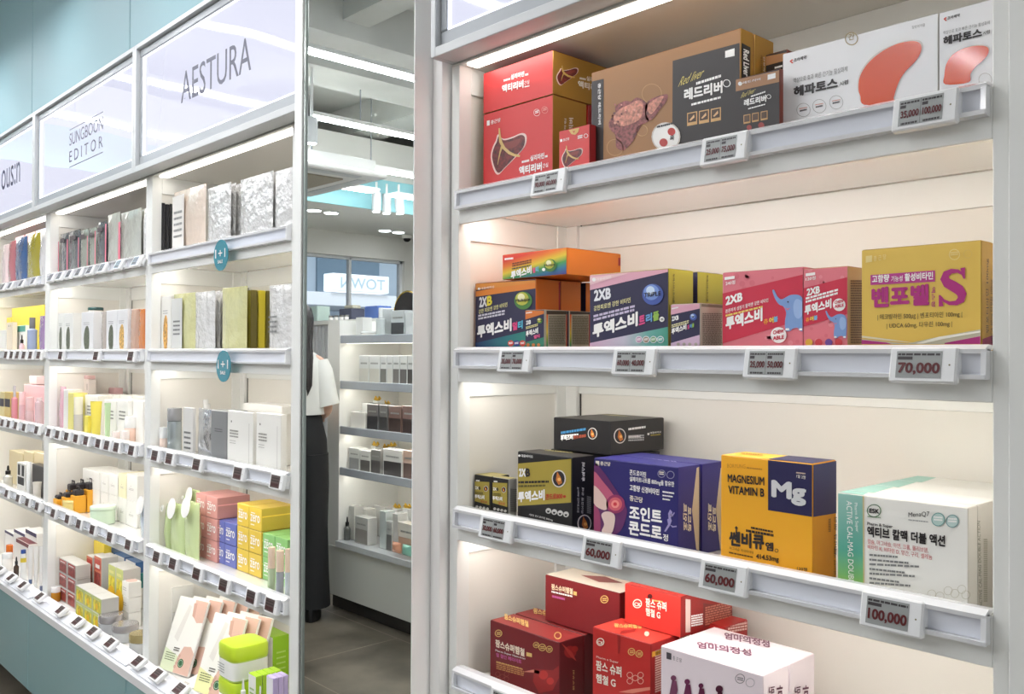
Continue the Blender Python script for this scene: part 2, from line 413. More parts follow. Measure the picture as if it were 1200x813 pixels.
def aes(f, u, v):
    f.text('AESTURA', u(-2.449), v(.690), u(-2.037), v(.776), SINK, .004)
    f.rect(u(-2.43), v(.70), u(-2.42), v(.701), SINK)
def sun(f, u, v):
    f.text('SUNGBOON', u(-3.405), v(.732), u(-3.067), v(.775), SINK, -.004); f.text('E D I T O R', u(-3.405), v(.673), u(-3.067), v(.713), SINK, -.006)
    f.rect(u(-3.405), v(.787), u(-3.067), v(.790), SINK); f.rect(u(-3.405), v(.655), u(-3.067), v(.658), SINK)
sign('lit white sign with thin sans capitals above the nearest cosmetics bay', -2.751, CX0-.0005, aes)
sign('lit white sign with serif lettering between two thin lines', -3.775, -2.753, sun)
sign('lit white sign at left edge of picture, lettering partly cut off', -4.8, -3.777, lambda f, u, v: f.text('ous:n', u(-4.30), v(.69), u(-4.02), v(.775), SINK, .0))
sign('lit sign above the medicine bay, cut by the top of the picture', -1.3055, -.3475, None)

# ------------------------------------------------------------------ ceiling lights
def linear(x, y0, y1, z, label):
    t = tag(empty('linear_ceiling_light', (x, (y0+y1)/2, z)), label, 'ceiling light', 'linear LED lights in parallel rows'); L = (y1-y0)/2
    MB().box(-.022, -L, .0, .022, L, .02, WHITE).build('housing', t)
    MB().box(-.015, -L+.005, -.016, .015, L-.005, .0, CLED, .004).build('diffuser', t)
    for s in (-1, 1): MB().tube([(0, s*L*.7, .02), (0, s*L*.7, CZ-z)], .004, GREY).build('hanger_rod', t)
    l = bpy.data.lights.new('tube_light', 'AREA'); l.shape = 'RECTANGLE'; l.size = .03; l.size_y = y1-y0; l.energy = CEIL_L*(y1-y0); l.color = (.95, .97, 1)
    o = bpy.data.objects.new('tube_light', l); COL.objects.link(o); o.location = (x, (y0+y1)/2, z-.018)
LZ = 1.3+H
LZ3 = LZ-.1
X1, X2, X3 = on(420, 72.5, LZ).x, on(420, 146, LZ).x, on(420, 194, LZ3).x
linear(X1, -2.6, .85, LZ, 'linear LED light seen nearest and topmost in the mirror')
linear(X2, -2.6, mon(368, 134, LZ).y, LZ, 'second linear LED light in the mirror, with its end showing')
linear(X3, -1.0, .85, LZ3, 'third linear LED light in the mirror, left half, above the air conditioner')
linear(X3, -2.8, -1.02, LZ3, 'third linear LED light in the mirror, right half, beside the spotlights')
for i, x in enumerate((X2, X1+.95, X1+1.9)):
    linear(x, -.40 if i == 0 else -2.6, .85, LZ, 'linear LED light over the front aisle, %s' % ('short piece above the mirrored shelves', 'first row toward the medicine bay', 'second row toward the medicine bay')[i])
# ceiling cassette, spotlights, downlights, camera dome
def cassette():
    p = mon(443, 212, .99+H); x1, y1, z = p.x, p.y+.84, .99+H; w = .84
    t = tag(empty('ceiling_air_conditioner', (x1-w/2+.1, y1-w/2, z)), 'white square ceiling air conditioner under the linear lights', 'air conditioner')
    MB().box(-w/2, -w/2, 0, w/2, w/2, .03, WHITE2, .012).build('front_panel', t)
    MB().box(-.24, -.24, -.008, .24, .24, .002, mat('tan_grille', (168, 158, 140), .6, bump=.5, bscale=200), .004).build('intake_grille', t)
    MB().box(-.37, -.37, .03, .37, .37, .10, WHITE).build('housing', t)
    for a in (-.3, .3): MB().tube([(a, 0, .1), (a, 0, CZ-z)], .006, GREY).build('hanger_rod', t)
    for a in range(4):
        b = MB(); b.box(-.28, -.37, -.004, .28, -.31, .004, LGREY, .003); q = Matrix.Rotation(a*math.pi/2, 3, 'Z'); b.v = [q @ v for v in b.v]; b.build('louvre', t)
cassette()
def spot(px, pyt, pyb, z, tilt, label):
    p = mon(px, pyb, z); h = .135
    t = tag(empty('spotlight', p), label, 'spotlight', 'cylinder spotlights on the ceiling track')
    q = Matrix.Rotation(tilt, 3, 'Y')
    b = MB(); b.lathe([(.027, 0), (.031, .004), (.031, h-.004), (.027, h)], LGREY, rot=q); b.build('lamp_housing', t)
    b = MB(); b.lathe([(.025, -.002), (.025, .001)], CLED, rot=q); b.build('lens', t)
    b = MB(); e = q @ Vector((0, 0, h)); b.tube([e, (e.x, 0, h+.07 if tilt or px > 400 else CZ-z)], .008, WHITE); b.build('bracket', t)
    return t
sz = .98+H
spot(441, 222, 248, sz, 0, 'leftmost white cylinder spotlight of three beside the aqua band')
spot(453, 224, 250, sz, .0, 'middle white cylinder spotlight of three beside the aqua band')
spot(469, 226, 250, sz, -.15, 'rightmost tilted white cylinder spotlight of three')
spot(365, 140, 168, 1.3+H-.2, 0, 'white cylinder spotlight at the left edge of the mirror, near second linear light')
pp = mon(452, 222, sz+.23)
tag(MB().box(-.02, -.5, 0, .02, .5, .03, WHITE).build('light_track', None, None), 'white ceiling track carrying three cylinder spotlights', 'light track').location = (pp.x, pp.y, sz+.235)
for i, (px, py, lab) in enumerate(((368, 245.5, 'first round downlight from the left in the white soffit'), (388, 248.5, 'second round downlight from the left in the white soffit'),
        (451, 269.5, 'third round downlight in the white soffit, by the dome camera'), (467, 271.5, 'round downlight in the white soffit touching the dome camera'))):
    p = mon(px, py, sof); b = MB(); b.lathe([(.06, 0), (.06, -.006), (.05, -.008)], WHITE, n=24)
    t = tag(b.build('downlight', None, (0, 0, 0)), lab, 'downlight', 'round downlights in the soffit'); t.location = p
    b = MB(); b.lathe([(.048, -.010), (.048, -.0085)], CLED); b.build('lens', t)
for i, (px, py) in enumerate(((421, 222), (477, 231))):
    p = mon(px, py, 1.02+H); b = MB(); b.box(-.06, -.12, 0, .06, .12, .015, WHITE, .01)
    t = tag(b.build('panel_light', None, (0, 0, 0)), ('small flat panel light left of the spotlights', 'small flat panel light right of the spotlights')[i], 'ceiling light'); t.location = p
    MB().box(-.05, -.11, -.004, .05, .11, .001, CLED).build('lens', t)
p = mon(477, 276, sof)
b = MB(); b.lathe([(.045, 0), (.045, -.02), (.04, -.026)], WHITE2); t = tag(b.build('dome_camera', None, (0, 0, 0)), 'white security camera with black dome on the soffit', 'security camera'); t.location = p
b = MB(); b.lathe([(.032, -.026), (.03, -.04), (.018, -.052), (0, -.056)], mat('black_dome', (20, 20, 22), .1)); b.build('dome', t)

# ------------------------------------------------------------------ cartons of the medicine bay
class Art:                     # printing located by what the photograph shows on that face of the carton
    def __init__(s, f, org, Z): s.f, s.org, s.Z = f, Vector(org), Z
    def uv(s, x, y):
        f = s.f; r = _ray(s.Z[0]+x/s.Z[2], s.Z[1]+y/s.Z[2]); c = Vector((0, 0, H)); O = f.O+s.org
        p = c + r*((O-c).dot(f.N)/r.dot(f.N)) - O
        return p.dot(f.U)/f.U.length_squared, p.dot(f.V)/f.V.length_squared
    def t3(s, t, a, b, c, m, bold=.02, l=3):
        a, b, c = s.uv(*a), s.uv(*b), s.uv(*c); vs, fs, _ = glyphs(t, bold)
        s.f.mb.add([s.f.P(a[0]+x*(b[0]-a[0])+y*(c[0]-a[0]), a[1]+x*(b[1]-a[1])+y*(c[1]-a[1]), l+e) for x, y, e in vs], fs, m); return s
    def t(s, t, x0, y0, x1, y1, h, m, bold=.02, l=3, lean=0): return s.t3(t, (x0, y0), (x1, y1), (x0+lean, y0-h), m, bold, l)
    def p(s, pts, m, l=1): s.f.poly([tuple(min(1, max(0, v)) for v in s.uv(x, y)) for x, y in pts], m, l); return s
    def ps(s, pts, m, l=1):    # the same with a smooth closed outline
        n = len(pts); out = []
        for i in range(n):
            p0, p1, p2, p3 = (pts[(i+k-1) % n] for k in range(4))
            for t in (0, .25, .5, .75):
                out.append(tuple(.5*(2*b+(c-a)*t+(2*a-5*b+4*c-d)*t*t+(3*b-a-3*c+d)*t**3) for a, b, c, d in zip(p0, p1, p2, p3)))
        return s.p(out, m, l)
    def band(s, pts, ws, m, l=1):   # a brush stroke of changing width
        L, R_ = [], []
        for i, (x, y) in enumerate(pts):
            a, b = pts[max(0, i-1)], pts[min(len(pts)-1, i+1)]; dx, dy = b[0]-a[0], b[1]-a[1]; q = math.hypot(dx, dy) or 1
            L.append((x-dy/q*ws[i], y+dx/q*ws[i])); R_.append((x+dy/q*ws[i], y-dx/q*ws[i]))
        for i in range(len(pts)-1): s.p([L[i], L[i+1], R_[i+1], R_[i]], m, l)
        return s
    def c(s, x, y, r, m, l=2, n=20, ry=None):
        ry = ry or r; return s.p([(x+r*math.cos(2*math.pi*k/n), y+ry*math.sin(-2*math.pi*k/n)) for k in range(n)][::1], m, l)
    def o(s, x, y, r, w, m, l=3, rx=1):
        n = 20; vs = []
        for k in range(n):
            a = 2*math.pi*k/n
            for q in (r, r-w): vs.append(s.f.P(*s.uv(x+q*rx*math.cos(a), y-q*math.sin(a)), l))
        s.f.mb.add(vs, [(2*k, (2*k+2) % (2*n), (2*k+3) % (2*n), 2*k+1) for k in range(n)], m); return s
    def ln(s, x0, y0, x1, y1, h, n, m, l=3, seed=1):   # rows of print too small to read; (x0,y0)-(x1,y1) is the lowest row's baseline
        q = random.Random(seed)
        for i in range(n):
            k = 0
            while k < .97:
                w = q.uniform(.05, .16); e = min(1, k+w*.84)
                A = (x0+(x1-x0)*k, y0+(y1-y0)*k-i*h*1.55); B = (x0+(x1-x0)*e, y0+(y1-y0)*e-i*h*1.55)
                s.p([A, B, (B[0], B[1]-h), (A[0], A[1]-h)], m, l); k += w
        return s
Z1, Z2, Z3, Z4, Z5, Z6, Z7 = (520, 0, 3.529), (840, 0, 3.333), (530, 230, 3.636), (830, 260, 3.243), (530, 460, 3.636), (830, 500, 3.127), (530, 640, 2.791)
Z2b = (780, 0, 6.667)
def carton(label, Z, xl, xr, yt, zs, cols, front=None, side=None, top=None, yf=1.10, xs=None, dep=.06, group=None, name='medicine_box', cat='medicine box', zb=None, fm=None, sm=None, like=None):
    """cols: body/front, side, top colours; xl, xr, yt: front edges and top-left corner in the zoom; xs: far edge of the right side"""
    px = lambda x: Z[0]+x/Z[2]
    a = at(px(xl), Z[1]+yt/Z[2], yf); x1 = at(px(xr), Z[1]+yt/Z[2], yf).x
    z0 = (zs+H-SURF if zb is None else zb)+.0005; h = a.z-z0; w = x1-a.x
    if like is not None: w, h = like['_w'], like['_h']; a.x = like.location.x-w/2; x1 = a.x+w; z0 = like.location.z
    if xs: dep = backy(px(xs), x1)-yf
    dep = min(dep, YB-.03-yf)
    org = Vector(((a.x+x1)/2, yf+dep/2, z0)); t = tag(empty(name, org), label, cat, group)
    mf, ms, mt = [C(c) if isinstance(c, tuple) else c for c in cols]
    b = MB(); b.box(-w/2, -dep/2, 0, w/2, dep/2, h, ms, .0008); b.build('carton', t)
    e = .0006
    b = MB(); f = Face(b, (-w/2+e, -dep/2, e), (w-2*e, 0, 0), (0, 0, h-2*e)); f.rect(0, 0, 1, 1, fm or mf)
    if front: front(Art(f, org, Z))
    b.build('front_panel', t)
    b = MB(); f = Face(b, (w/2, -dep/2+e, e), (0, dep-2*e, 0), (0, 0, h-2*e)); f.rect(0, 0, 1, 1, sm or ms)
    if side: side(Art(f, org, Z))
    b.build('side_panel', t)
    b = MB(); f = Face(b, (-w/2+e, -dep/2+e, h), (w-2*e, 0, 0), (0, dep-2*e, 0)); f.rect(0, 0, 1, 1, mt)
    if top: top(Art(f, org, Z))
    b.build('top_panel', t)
    t['_w'], t['_d'], t['_h'] = w, dep, h
    return t
RED, GOLD, MAROON, BROWN, BLK = (208, 52, 52), (150, 104, 38), (92, 26, 28), (158, 112, 66), (42, 35, 33)
GOLDM = mat('gold_foil_card', (176, 132, 58), .35, metal=.45)
LIVM = mat('liver_print', (104, 36, 36), .45, vary=.45, bscale=170); GOLDP = C((204, 168, 96), .3)
def liver(A, x, y, w, h, big=True):
    L = [(.2, .92), (.34, .82), (.58, .86), (.85, .95), (.98, .88), (.93, .64), (.66, .38), (.38, .14), (.2, 0), (.08, .12), (0, .4), (.05, .62), (.14, .78)]
    g = lambda s: [(x+w*(.5+(u-.5)*s), y-h*(.47+(v-.47)*s)) for u, v in L]
    A.ps(g(1.1), C((236, 205, 195)), 1).ps(g(1), LIVM, 2)
    A.ps([(x+w*u, y-h*v) for u, v in ((.3, .72), (.6, .80), (.86, .86), (.72, .66), (.4, .6))], C((132, 56, 50)), 3)
    st_ = [(.22, 1.12), (.23, .95), (.26, .78), (.36, .62), (.52, .5), (.68, .44), (.84, .42)]
    A.band([(x+w*u, y-h*v) for u, v in st_], [w*.022, w*.03, w*.045, w*.045, w*.045, w*.04, w*.03], GOLDP, 4)
    A.band([(x+w*u, y-h*v) for u, v in ((.3, .66), (.24, .5), (.2, .34), (.17, .2))], [w*.035, w*.02, w*.014, w*.006], GOLDP, 4)
W_, CREAM = C((250, 248, 245)), C((240, 230, 214))
# top shelf
def f1(A):
    A.ln(250, 338, 278, 330, 8, 1, W_); A.t('실리마린', 280, 331, 335, 316, 22, W_, .03); A.ln(339, 314, 352, 311, 8, 1, W_)
    A.t('액티리버', 243, 386, 332, 364, 34, W_, .05); A.t('간실', 335, 352, 356, 347, 16, W_, .01); A.ln(336, 362, 357, 358, 5, 1, W_)
def s1(A):
    liver(A, 468, 350, 85, 70); A.ln(560, 328, 586, 333, 8, 1, CREAM); A.t('실리마린', 588, 334, 650, 348, 20, CREAM, .03); A.t('액티리버', 553, 362, 650, 385, 30, CREAM, .05)
A1H = at(567, 134.5, 1.10).z
carton('red carton with liver picture on gold side, lying on top of a larger red carton', Z1, 165, 452, 305, 0, [RED, GOLDM, (150, 34, 38)], f1, s1, xs=690, zb=A1H+.001)
def f2(A):
    A.p([(180, 500), (192, 497), (192, 518), (180, 521)], W_, 2).t('종근당', 197, 516, 237, 504, 17, W_, .02)
    A.o(387, 466, 15, 2, C((245, 215, 205)), rx=.9).ln(380, 470, 395, 466, 4, 2, W_).o(420, 455, 15, 2, C((232, 150, 140)), rx=.9).ln(413, 459, 428, 455, 4, 2, C((236, 160, 150)))
    liver(A, 202, 715, 138, 165)
    A.ln(325, 675, 356, 668, 9, 1, W_).t('실리마린', 360, 668, 418, 655, 24, W_, .03).ln(421, 652, 432, 650, 9, 1, W_).t('액티리버', 314, 725, 408, 706, 36, W_, .05).t('간실', 411, 695, 434, 690, 18, W_, .01)
A1 = carton('large red carton with liver picture at the left end of the top shelf', Z1, 165, 452, 475, LV[0], [RED, GOLDM, RED], f2,
       lambda A: A.t3('실리마린', (500, 600), (505, 490), (492, 600), CREAM, .02).t3('액티리버', (530, 600), (534, 488), (512, 600), CREAM, .04), xs=586)
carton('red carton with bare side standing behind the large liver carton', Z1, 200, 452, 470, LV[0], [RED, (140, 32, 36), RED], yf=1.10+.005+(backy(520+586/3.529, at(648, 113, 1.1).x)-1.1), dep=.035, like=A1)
def f3(A):
    A.p([(518, 538), (562, 528), (558, 546), (545, 558), (530, 555)], C((222, 184, 110)), 2).t('v', 536, 551, 546, 549, 9, C(RED), .02, 4)
    A.p([(483, 577), (492, 575), (492, 586), (483, 588)], W_, 2).t('종근당', 495, 586, 522, 579, 11, W_, .01).ln(556, 575, 576, 570, 5, 2, W_).o(590, 562, 9, 2, W_)
    liver(A, 492, 690, 82, 78)
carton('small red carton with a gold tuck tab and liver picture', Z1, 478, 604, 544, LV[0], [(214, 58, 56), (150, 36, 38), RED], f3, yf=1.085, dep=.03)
def rl(A, x0, y0, x1, y1, k=1):   # script line and bold title, k scales
    A.t('Red liver', x0-25*k, y0-58*k, x0+72*k, y0-98*k, 42*k, C((214, 196, 110)), .0, lean=18*k)
    A.t('레드리버', x0, y0, x1, y1, 50*k, W_, .05); A.ln(x0+50*k, y0-66*k, x1-5*k, y1-66*k, 11*k, 1, W_); A.ln(x0+30*k, y0+20*k, x1-6*k, y1+22*k, 9*k, 1, W_)
LIV2 = mat('liver_dark_print', (136, 78, 76), .5, vary=.45, bscale=190); LIV3 = mat('liver_light_print', (200, 136, 118), .5, vary=.28, bscale=200)
def f4(A):
    A.p([(612, 338), (663, 326), (661, 662), (608, 670)], C(BLK), 1).t3('종근당 레드리버', (640, 345), (641, 515), (652, 343), W_, .02)
    ring = C((188, 146, 92))
    A.o(862, 388, 42, 3, ring, 2).o(710, 610, 35, 3, ring, 2).o(822, 540, 24, 3, ring, 2)
    A.ps([(684, 520), (690, 495), (712, 470), (712, 440), (750, 418), (775, 420), (800, 404), (832, 418), (845, 440), (838, 470), (850, 500), (818, 520), (790, 575), (762, 610), (740, 622), (715, 608), (712, 560), (694, 540)], LIV2, 2)
    A.ps([(704, 492), (726, 455), (770, 432), (805, 415), (826, 432), (818, 486), (780, 512), (735, 522)], LIV3, 3)
    A.ps([(838, 430), (870, 405), (925, 390), (922, 420), (895, 455), (868, 490), (842, 498), (834, 470)], LIV2, 2).ps([(846, 436), (876, 410), (912, 398), (886, 444), (856, 474)], LIV3, 3)
    q = random.Random(4)
    for k in range(26):
        x, y = q.uniform(700, 830), q.uniform(430, 600)
        if abs((x-700)/130*170+430-y) < 120 and x+ (y-430)*.45 < 860: A.c(x, y, q.uniform(2, 6), C(q.choice([(226, 166, 150), (96, 50, 56), (176, 106, 98), (214, 150, 130)])), 4, 6)
    A.p([(948, 252), (1224, 178), (1224, 575), (946, 612)], C(BLK), 1)
    A.p([(1166, 212), (1205, 200), (1205, 232), (1166, 240)], W_, 3)
    rl(A, 996, 418, 1155, 385); A.o(1172, 345, 16, 3, W_)
    for x in (1008, 1057, 1106):
        y = 522-(x-1008)*.17
        A.p([(x, y), (x+42, y-8), (x+42, y-62), (x, y-54)], C((214, 168, 110)), 2).p([(x+4, y-14), (x+38, y-20), (x+38, y-57), (x+4, y-50)], C((74, 52, 36)), 3).p([(x+10, y-24), (x+30, y-48), (x+32, y-36), (x+16, y-22)], C((222, 180, 130)), 4)
    A.c(922, 566, 60, C((240, 238, 234)), 4).o(922, 566, 60, 5, C((206, 196, 186)), 5).ln(885, 530, 960, 512, 8, 1, INK, 5).c(945, 545, 16, C((196, 60, 52)), 5).c(912, 590, 17, C((180, 60, 56)), 5).t('육', 938, 585, 956, 580, 22, INK, .03, 5)
def s4(A):
    A.Z = Z2b; A.p([(583, 332), (660, 372), (658, 640), (583, 640)], C(BLK), 1).t3('Red Liver 레드', (597, 380), (597, 700), (655, 405), W_, .03)
B1 = carton('wide brown carton with big liver picture and black title panel', Z1, 612, 1229, 302, LV[0], [BROWN, GOLDM, (176, 124, 60)], f4, s4, xs=1277)
d = B1['_d']
carton('plain brown carton end showing just behind the wide brown liver carton', Z2b, 200, 590, 262, LV[0], [BROWN, GOLDM, (176, 124, 60)], None,
       lambda A: A.t3('레드리버', (735, 430), (735, 560), (750, 435), C((110, 70, 30)), .02).t3('간장약', (758, 440), (758, 560), (770, 446), CREAM, .02), yf=1.10+d+.004, dep=.05, like=B1)
def f5(A):
    A.p([(548, 625), (893, 548), (893, 640), (548, 716)], C((172, 124, 84)), 1).c(585, 655, 16, W_, 2).t('레드리버', 607, 660, 745, 628, 20, W_, .01).p([(800, 585), (862, 570), (862, 610), (800, 626)], W_, 2)
    A.Z = Z2; rl(A, 108, 417, 195, 398, .55); A.o(205, 378, 9, 2, W_)
    for x in (106, 139, 173): A.p([(x, 485-(x-106)*.2), (x+27, 480-(x-106)*.2), (x+27, 445-(x-106)*.2), (x, 450-(x-106)*.2)], C((206, 160, 104)), 2).p([(x+3, 478-(x-106)*.2), (x+24, 474-(x-106)*.2), (x+24, 449-(x-106)*.2), (x+3, 453-(x-106)*.2)], C((84, 60, 42)), 3)
    A.c(128, 498, 10, C((150, 60, 56)), 2); A.c(175, 490, 12, C((150, 60, 56)), 2)
carton('small black and brown carton standing in front of the wide liver carton', Z2b, 548, 893, 622, LV[0], [BLK, (120, 52, 40), (172, 124, 84)], f5, yf=1.075, xs=915)
carton('black carton with brown top band half hidden behind small black carton', Z2, 130, 275, 232, LV[0], [BLK, (120, 52, 40), (172, 124, 84)], lambda A: A.p([(100, 240), (275, 205), (275, 235), (100, 282)], C((172, 124, 84)), 1).ln(228, 270, 258, 262, 8, 1, W_), yf=1.165, dep=.03)
ORG = mat('orange_gloss_print', (216, 78, 34), .25, coat=.5)
def hepa(A, small=False):
    if not small:
        A.p([(296, 232), (286, 240), (296, 249), (301, 246), (293, 240), (301, 235)], C((206, 62, 44)), 3).t('조아제약', 303, 244, 352, 231, 15, INK, .03)
        A.t('일반의약품', 764, 114, 815, 104, 12, C((120, 116, 112)), 0)
        A.o(528, 152, 26, 4, C((168, 152, 118)), 3).t('간', 516, 160, 540, 154, 26, C((168, 152, 118)), .02)
        A.t('액상으로 효과 빠른 간기능 활성화제', 301, 326, 512, 279, 20, C((108, 106, 106)), -.005)
        A.t('헤파토스', 302, 381, 475, 345, 42, INK, .05).t('시럽', 481, 338, 515, 328, 17, INK, .02)
        for x, y in ((340, 430), (402, 415), (468, 400)): A.o(x, y, 27, 1.6, C((150, 146, 142)), 2).ln(x-14, y+7, x+14, y+1, 6, 1, INK).ln(x-16, y-3, x+16, y-9, 3, 1, C((206, 120, 90)))
        P = [(578, 410), (562, 375), (555, 350), (560, 300), (590, 250), (640, 206), (700, 174), (758, 161), (792, 167), (801, 190), (790, 222), (768, 250), (738, 280), (715, 315), (700, 355), (692, 385), (688, 402)]
        A.ps([(x+(6 if x > 690 else -4), y-5) for x, y in P], C((214, 206, 202)), 1).ps(P, ORG, 2)
    else:
        A.p([(896, 68), (887, 75), (896, 84), (901, 81), (893, 75), (901, 71)], C((206, 62, 44)), 3).t('조아제약', 903, 79, 951, 66, 13, INK, .03)
        A.t('액상으로 효과 빠른 간기능 활성화제', 886, 137, 1068, 95, 14, C((108, 106, 106)), -.005).t('헤파토스', 886, 180, 1038, 145, 36, INK, .05).t('시럽', 1041, 138, 1068, 131, 14, INK, .02)
        P = [(894, 330), (890, 295), (898, 250), (922, 215), (960, 192), (1005, 180), (1045, 180), (1062, 190), (1060, 212), (1040, 238), (1012, 262), (992, 290), (985, 322)]
        A.ps([(x+4, y-4) for x, y in P], C((214, 206, 202)), 1).ps(P, ORG, 2).o(1050, 312, 26, 1.5, C((160, 150, 140)), 3)
carton('wide white carton with glossy orange liver shape on the top shelf', Z2, 258, 865, 212, LV[0], [(236, 236, 238), (226, 224, 220), (236, 234, 230)], hepa, xs=876)
carton('white carton with orange liver shape at right end of top shelf', Z2, 868, 1091, 52, LV[0], [(236, 236, 238), (226, 224, 220), (236, 234, 230)], lambda A: hepa(A, True), dep=.02)

# second shelf
RB = [(0, (214, 60, 40)), (.2, (226, 120, 38)), (.42, (226, 196, 52)), (.62, (72, 154, 70)), (.82, (44, 112, 150)), (1, (66, 64, 132))]
RAINB = ramp('rainbow_print_tall', .45, -.85, .62, RB); OR = (206, 112, 30)
ORSIDE = C(OR)
NAVY = (42, 38, 72)
def ball(A, x, y, r, t, cols): A.c(x, y, r, C(cols[0]), 4, 24).c(x-r*.12, y-r*.2, r*.74, C(cols[1]), 5, 24).c(x-r*.2, y-r*.38, r*.4, C(cols[2]), 6, 24).t(t, x-r*.8, y+r*.3, x+r*.8, y+r*.1, r*.42, INK if cols[2][0] > 200 else C((60, 56, 120)), .02, 7)
MB_ = ((74, 130, 60), (190, 190, 70), (240, 236, 190)); TB_ = ((70, 92, 170), (120, 150, 214), (206, 224, 246))
def dx(A, x0, y0, x1, y1, h, tail, cols, n=4):   # four letter title with coloured tail, baseline rising to the right
    A.t('투엑스비', x0, y0, x1, y1, h, W_, .055)
    for k, (ch, c) in enumerate(zip(tail, cols)):
        w = (x1-x0)/4*.62; X = x1+4+k*w; s = (y1-y0)/(x1-x0); A.t(ch, X, y1+s*(X-x1), X+w*.9, y1+s*(X+w-x1), h*.66, C(c), .05)
def g1(A):
    A.ln(225, 272, 262, 268, 8, 1, W_).ln(258, 300, 340, 283, 6, 2, C((120, 60, 30))).ln(256, 312, 340, 296, 5, 1, C((40, 70, 60)))
    dx(A, 252, 356, 340, 330, 36, '멀티', [(226, 90, 130), (120, 190, 220)]); ball(A, 420, 294, 27, 'Multiple', MB_); A.c(392, 312, 7, W_, 4)
YS2 = 1.10
D2H = at(557.5, 332, YS2).z
carton('rainbow carton with orange side, lying on top of two stacked cartons', Z3, 215, 488, 250, 0, [OR, OR, OR], g1, lambda A: A.p([(706, 262), (716, 262), (716, 296), (706, 296)], C((150, 30, 40)), 1), xs=716, zb=D2H+.002, fm=RAINB)
def g2(A):
    A.p([(100, 405), (357, 357), (357, 392), (100, 428)], C((226, 132, 46)), 1).p([(100, 372), (357, 357), (357, 368), (100, 400)], C((222, 142, 56)), 2)
    A.p([(100, 625), (357, 565), (357, 640), (100, 640)], ramp('teal_blue_print', 1, 0, 0, [(0, (34, 60, 110)), (.5, (30, 110, 120)), (1, (40, 140, 120))]), 1)
    A.c(116, 394, 5, W_, 3).t('대웅바이오', 124, 398, 182, 390, 10, W_, .0)
    A.t('2X', 117, 474, 150, 470, 44, C((226, 226, 232)), .05).t('B', 150, 468, 172, 463, 42, C((232, 214, 60)), .05)
    A.t('강한 피로엔 강한 비타민', 115, 502, 237, 470, 19, C((240, 232, 160)), .01).ln(113, 526, 226, 504, 8, 2, C((210, 208, 220)))
    dx(A, 108, 606, 255, 574, 54, '멀티', [(226, 70, 130), (90, 190, 220)]); ball(A, 305, 444, 38, 'Multiple', MB_)
    for x, c in ((252, (206, 70, 50)), (277, (50, 70, 140)), (302, (206, 70, 50))): A.c(x, 626, 13, C(c), 4).ln(x-8, 630, x+8, 628, 3, 2, W_, 5)
D2 = carton('navy and orange multi carton, front one of the row at the left', Z3, 100, 357, 372, LV[1], [NAVY, OR, OR], g2, lambda A: A.p([(452, 366), (459, 366), (459, 490), (452, 490)], C((168, 40, 40)), 1), xs=459)
x1 = at(530+357/3.636, 328, YS2).x
for k, (a, c) in enumerate(((462, 567), (569, 640))):
    y = backy(530+a/3.636, x1)
    carton(('orange side of navy carton standing second in the multi row', 'orange side of carton standing last in the multi row, mostly hidden')[k], Z3, 200, 357, 372, LV[1], [NAVY, OR, OR], None,
           lambda A: A.p([(c-9, 370), (c, 370), (c, 490), (c-9, 490)], C((168, 40, 40)), 1), yf=y, dep=.052, like=D2)
def sm(A, x0, xe, title):
    A.ln(x0+4, 500, x0+30, 496, 5, 1, W_).t('2XB', x0+5, 548, x0+25, 544, 18, W_, .05).ln(x0+4, 566, x0+55, 552, 4, 2, C((230, 220, 150)))
    A.t('투엑스비', x0+4, 600, x0+56, 584, 26, W_, .05)
def g3(A):
    A.p([(312, 487), (392, 487), (392, 500), (312, 525)], C((220, 120, 44)), 1).p([(312, 622), (392, 600), (392, 640), (312, 640)], C((44, 120, 96)), 1)
    sm(A, 312, 392, 0); A.t('멀티', 350, 608, 375, 602, 16, C((226, 90, 140)), .05); ball(A, 375, 530, 12, 'M', MB_)
    for x in (325, 348, 370): A.c(x, 633, 7, C((200, 120, 60)), 3)
SILV = mat('silver_info_print', (188, 182, 168), .4, metal=.25)
def s3(A, x0, x1, y0=487):
    A.p([(x0, y0), (x0+6, y0), (x0+6, 640), (x0, 640)], ramp('edge_rainbow', 0, -1, 1, RB), 1).p([(x1-5, y0), (x1, y0), (x1, 640), (x1-5, 640)], C((176, 60, 40)), 1).p([(x0, y0), (x1, y0), (x1, y0+16), (x0, y0+16)], C((60, 50, 46)), 2)
    A.ln(x0+10, 630, x1-8, 630, 3.6, 22, C((108, 102, 92)), 2, seed=int(x0))
tS = carton('small navy carton with silver text side, in front of the multi row', Z3, 312, 393, 486, LV[1], [NAVY, SILV, (206, 110, 40)], g3, lambda A: s3(A, 400, 488), xs=490, yf=1.083)
x1s = at(530+393/3.636, 363, 1.083).x; y2 = backy(530+497/3.636, x1s)
carton('second small carton with silver text side, right of small navy one', Z3, 312+0, 393, 486, LV[1], [NAVY, SILV, (206, 110, 40)], None, lambda A: s3(A, 500, 586), yf=y2, dep=backy(530+588/3.636, x1s)-y2, like=tS)
PKP = (226, 168, 186)
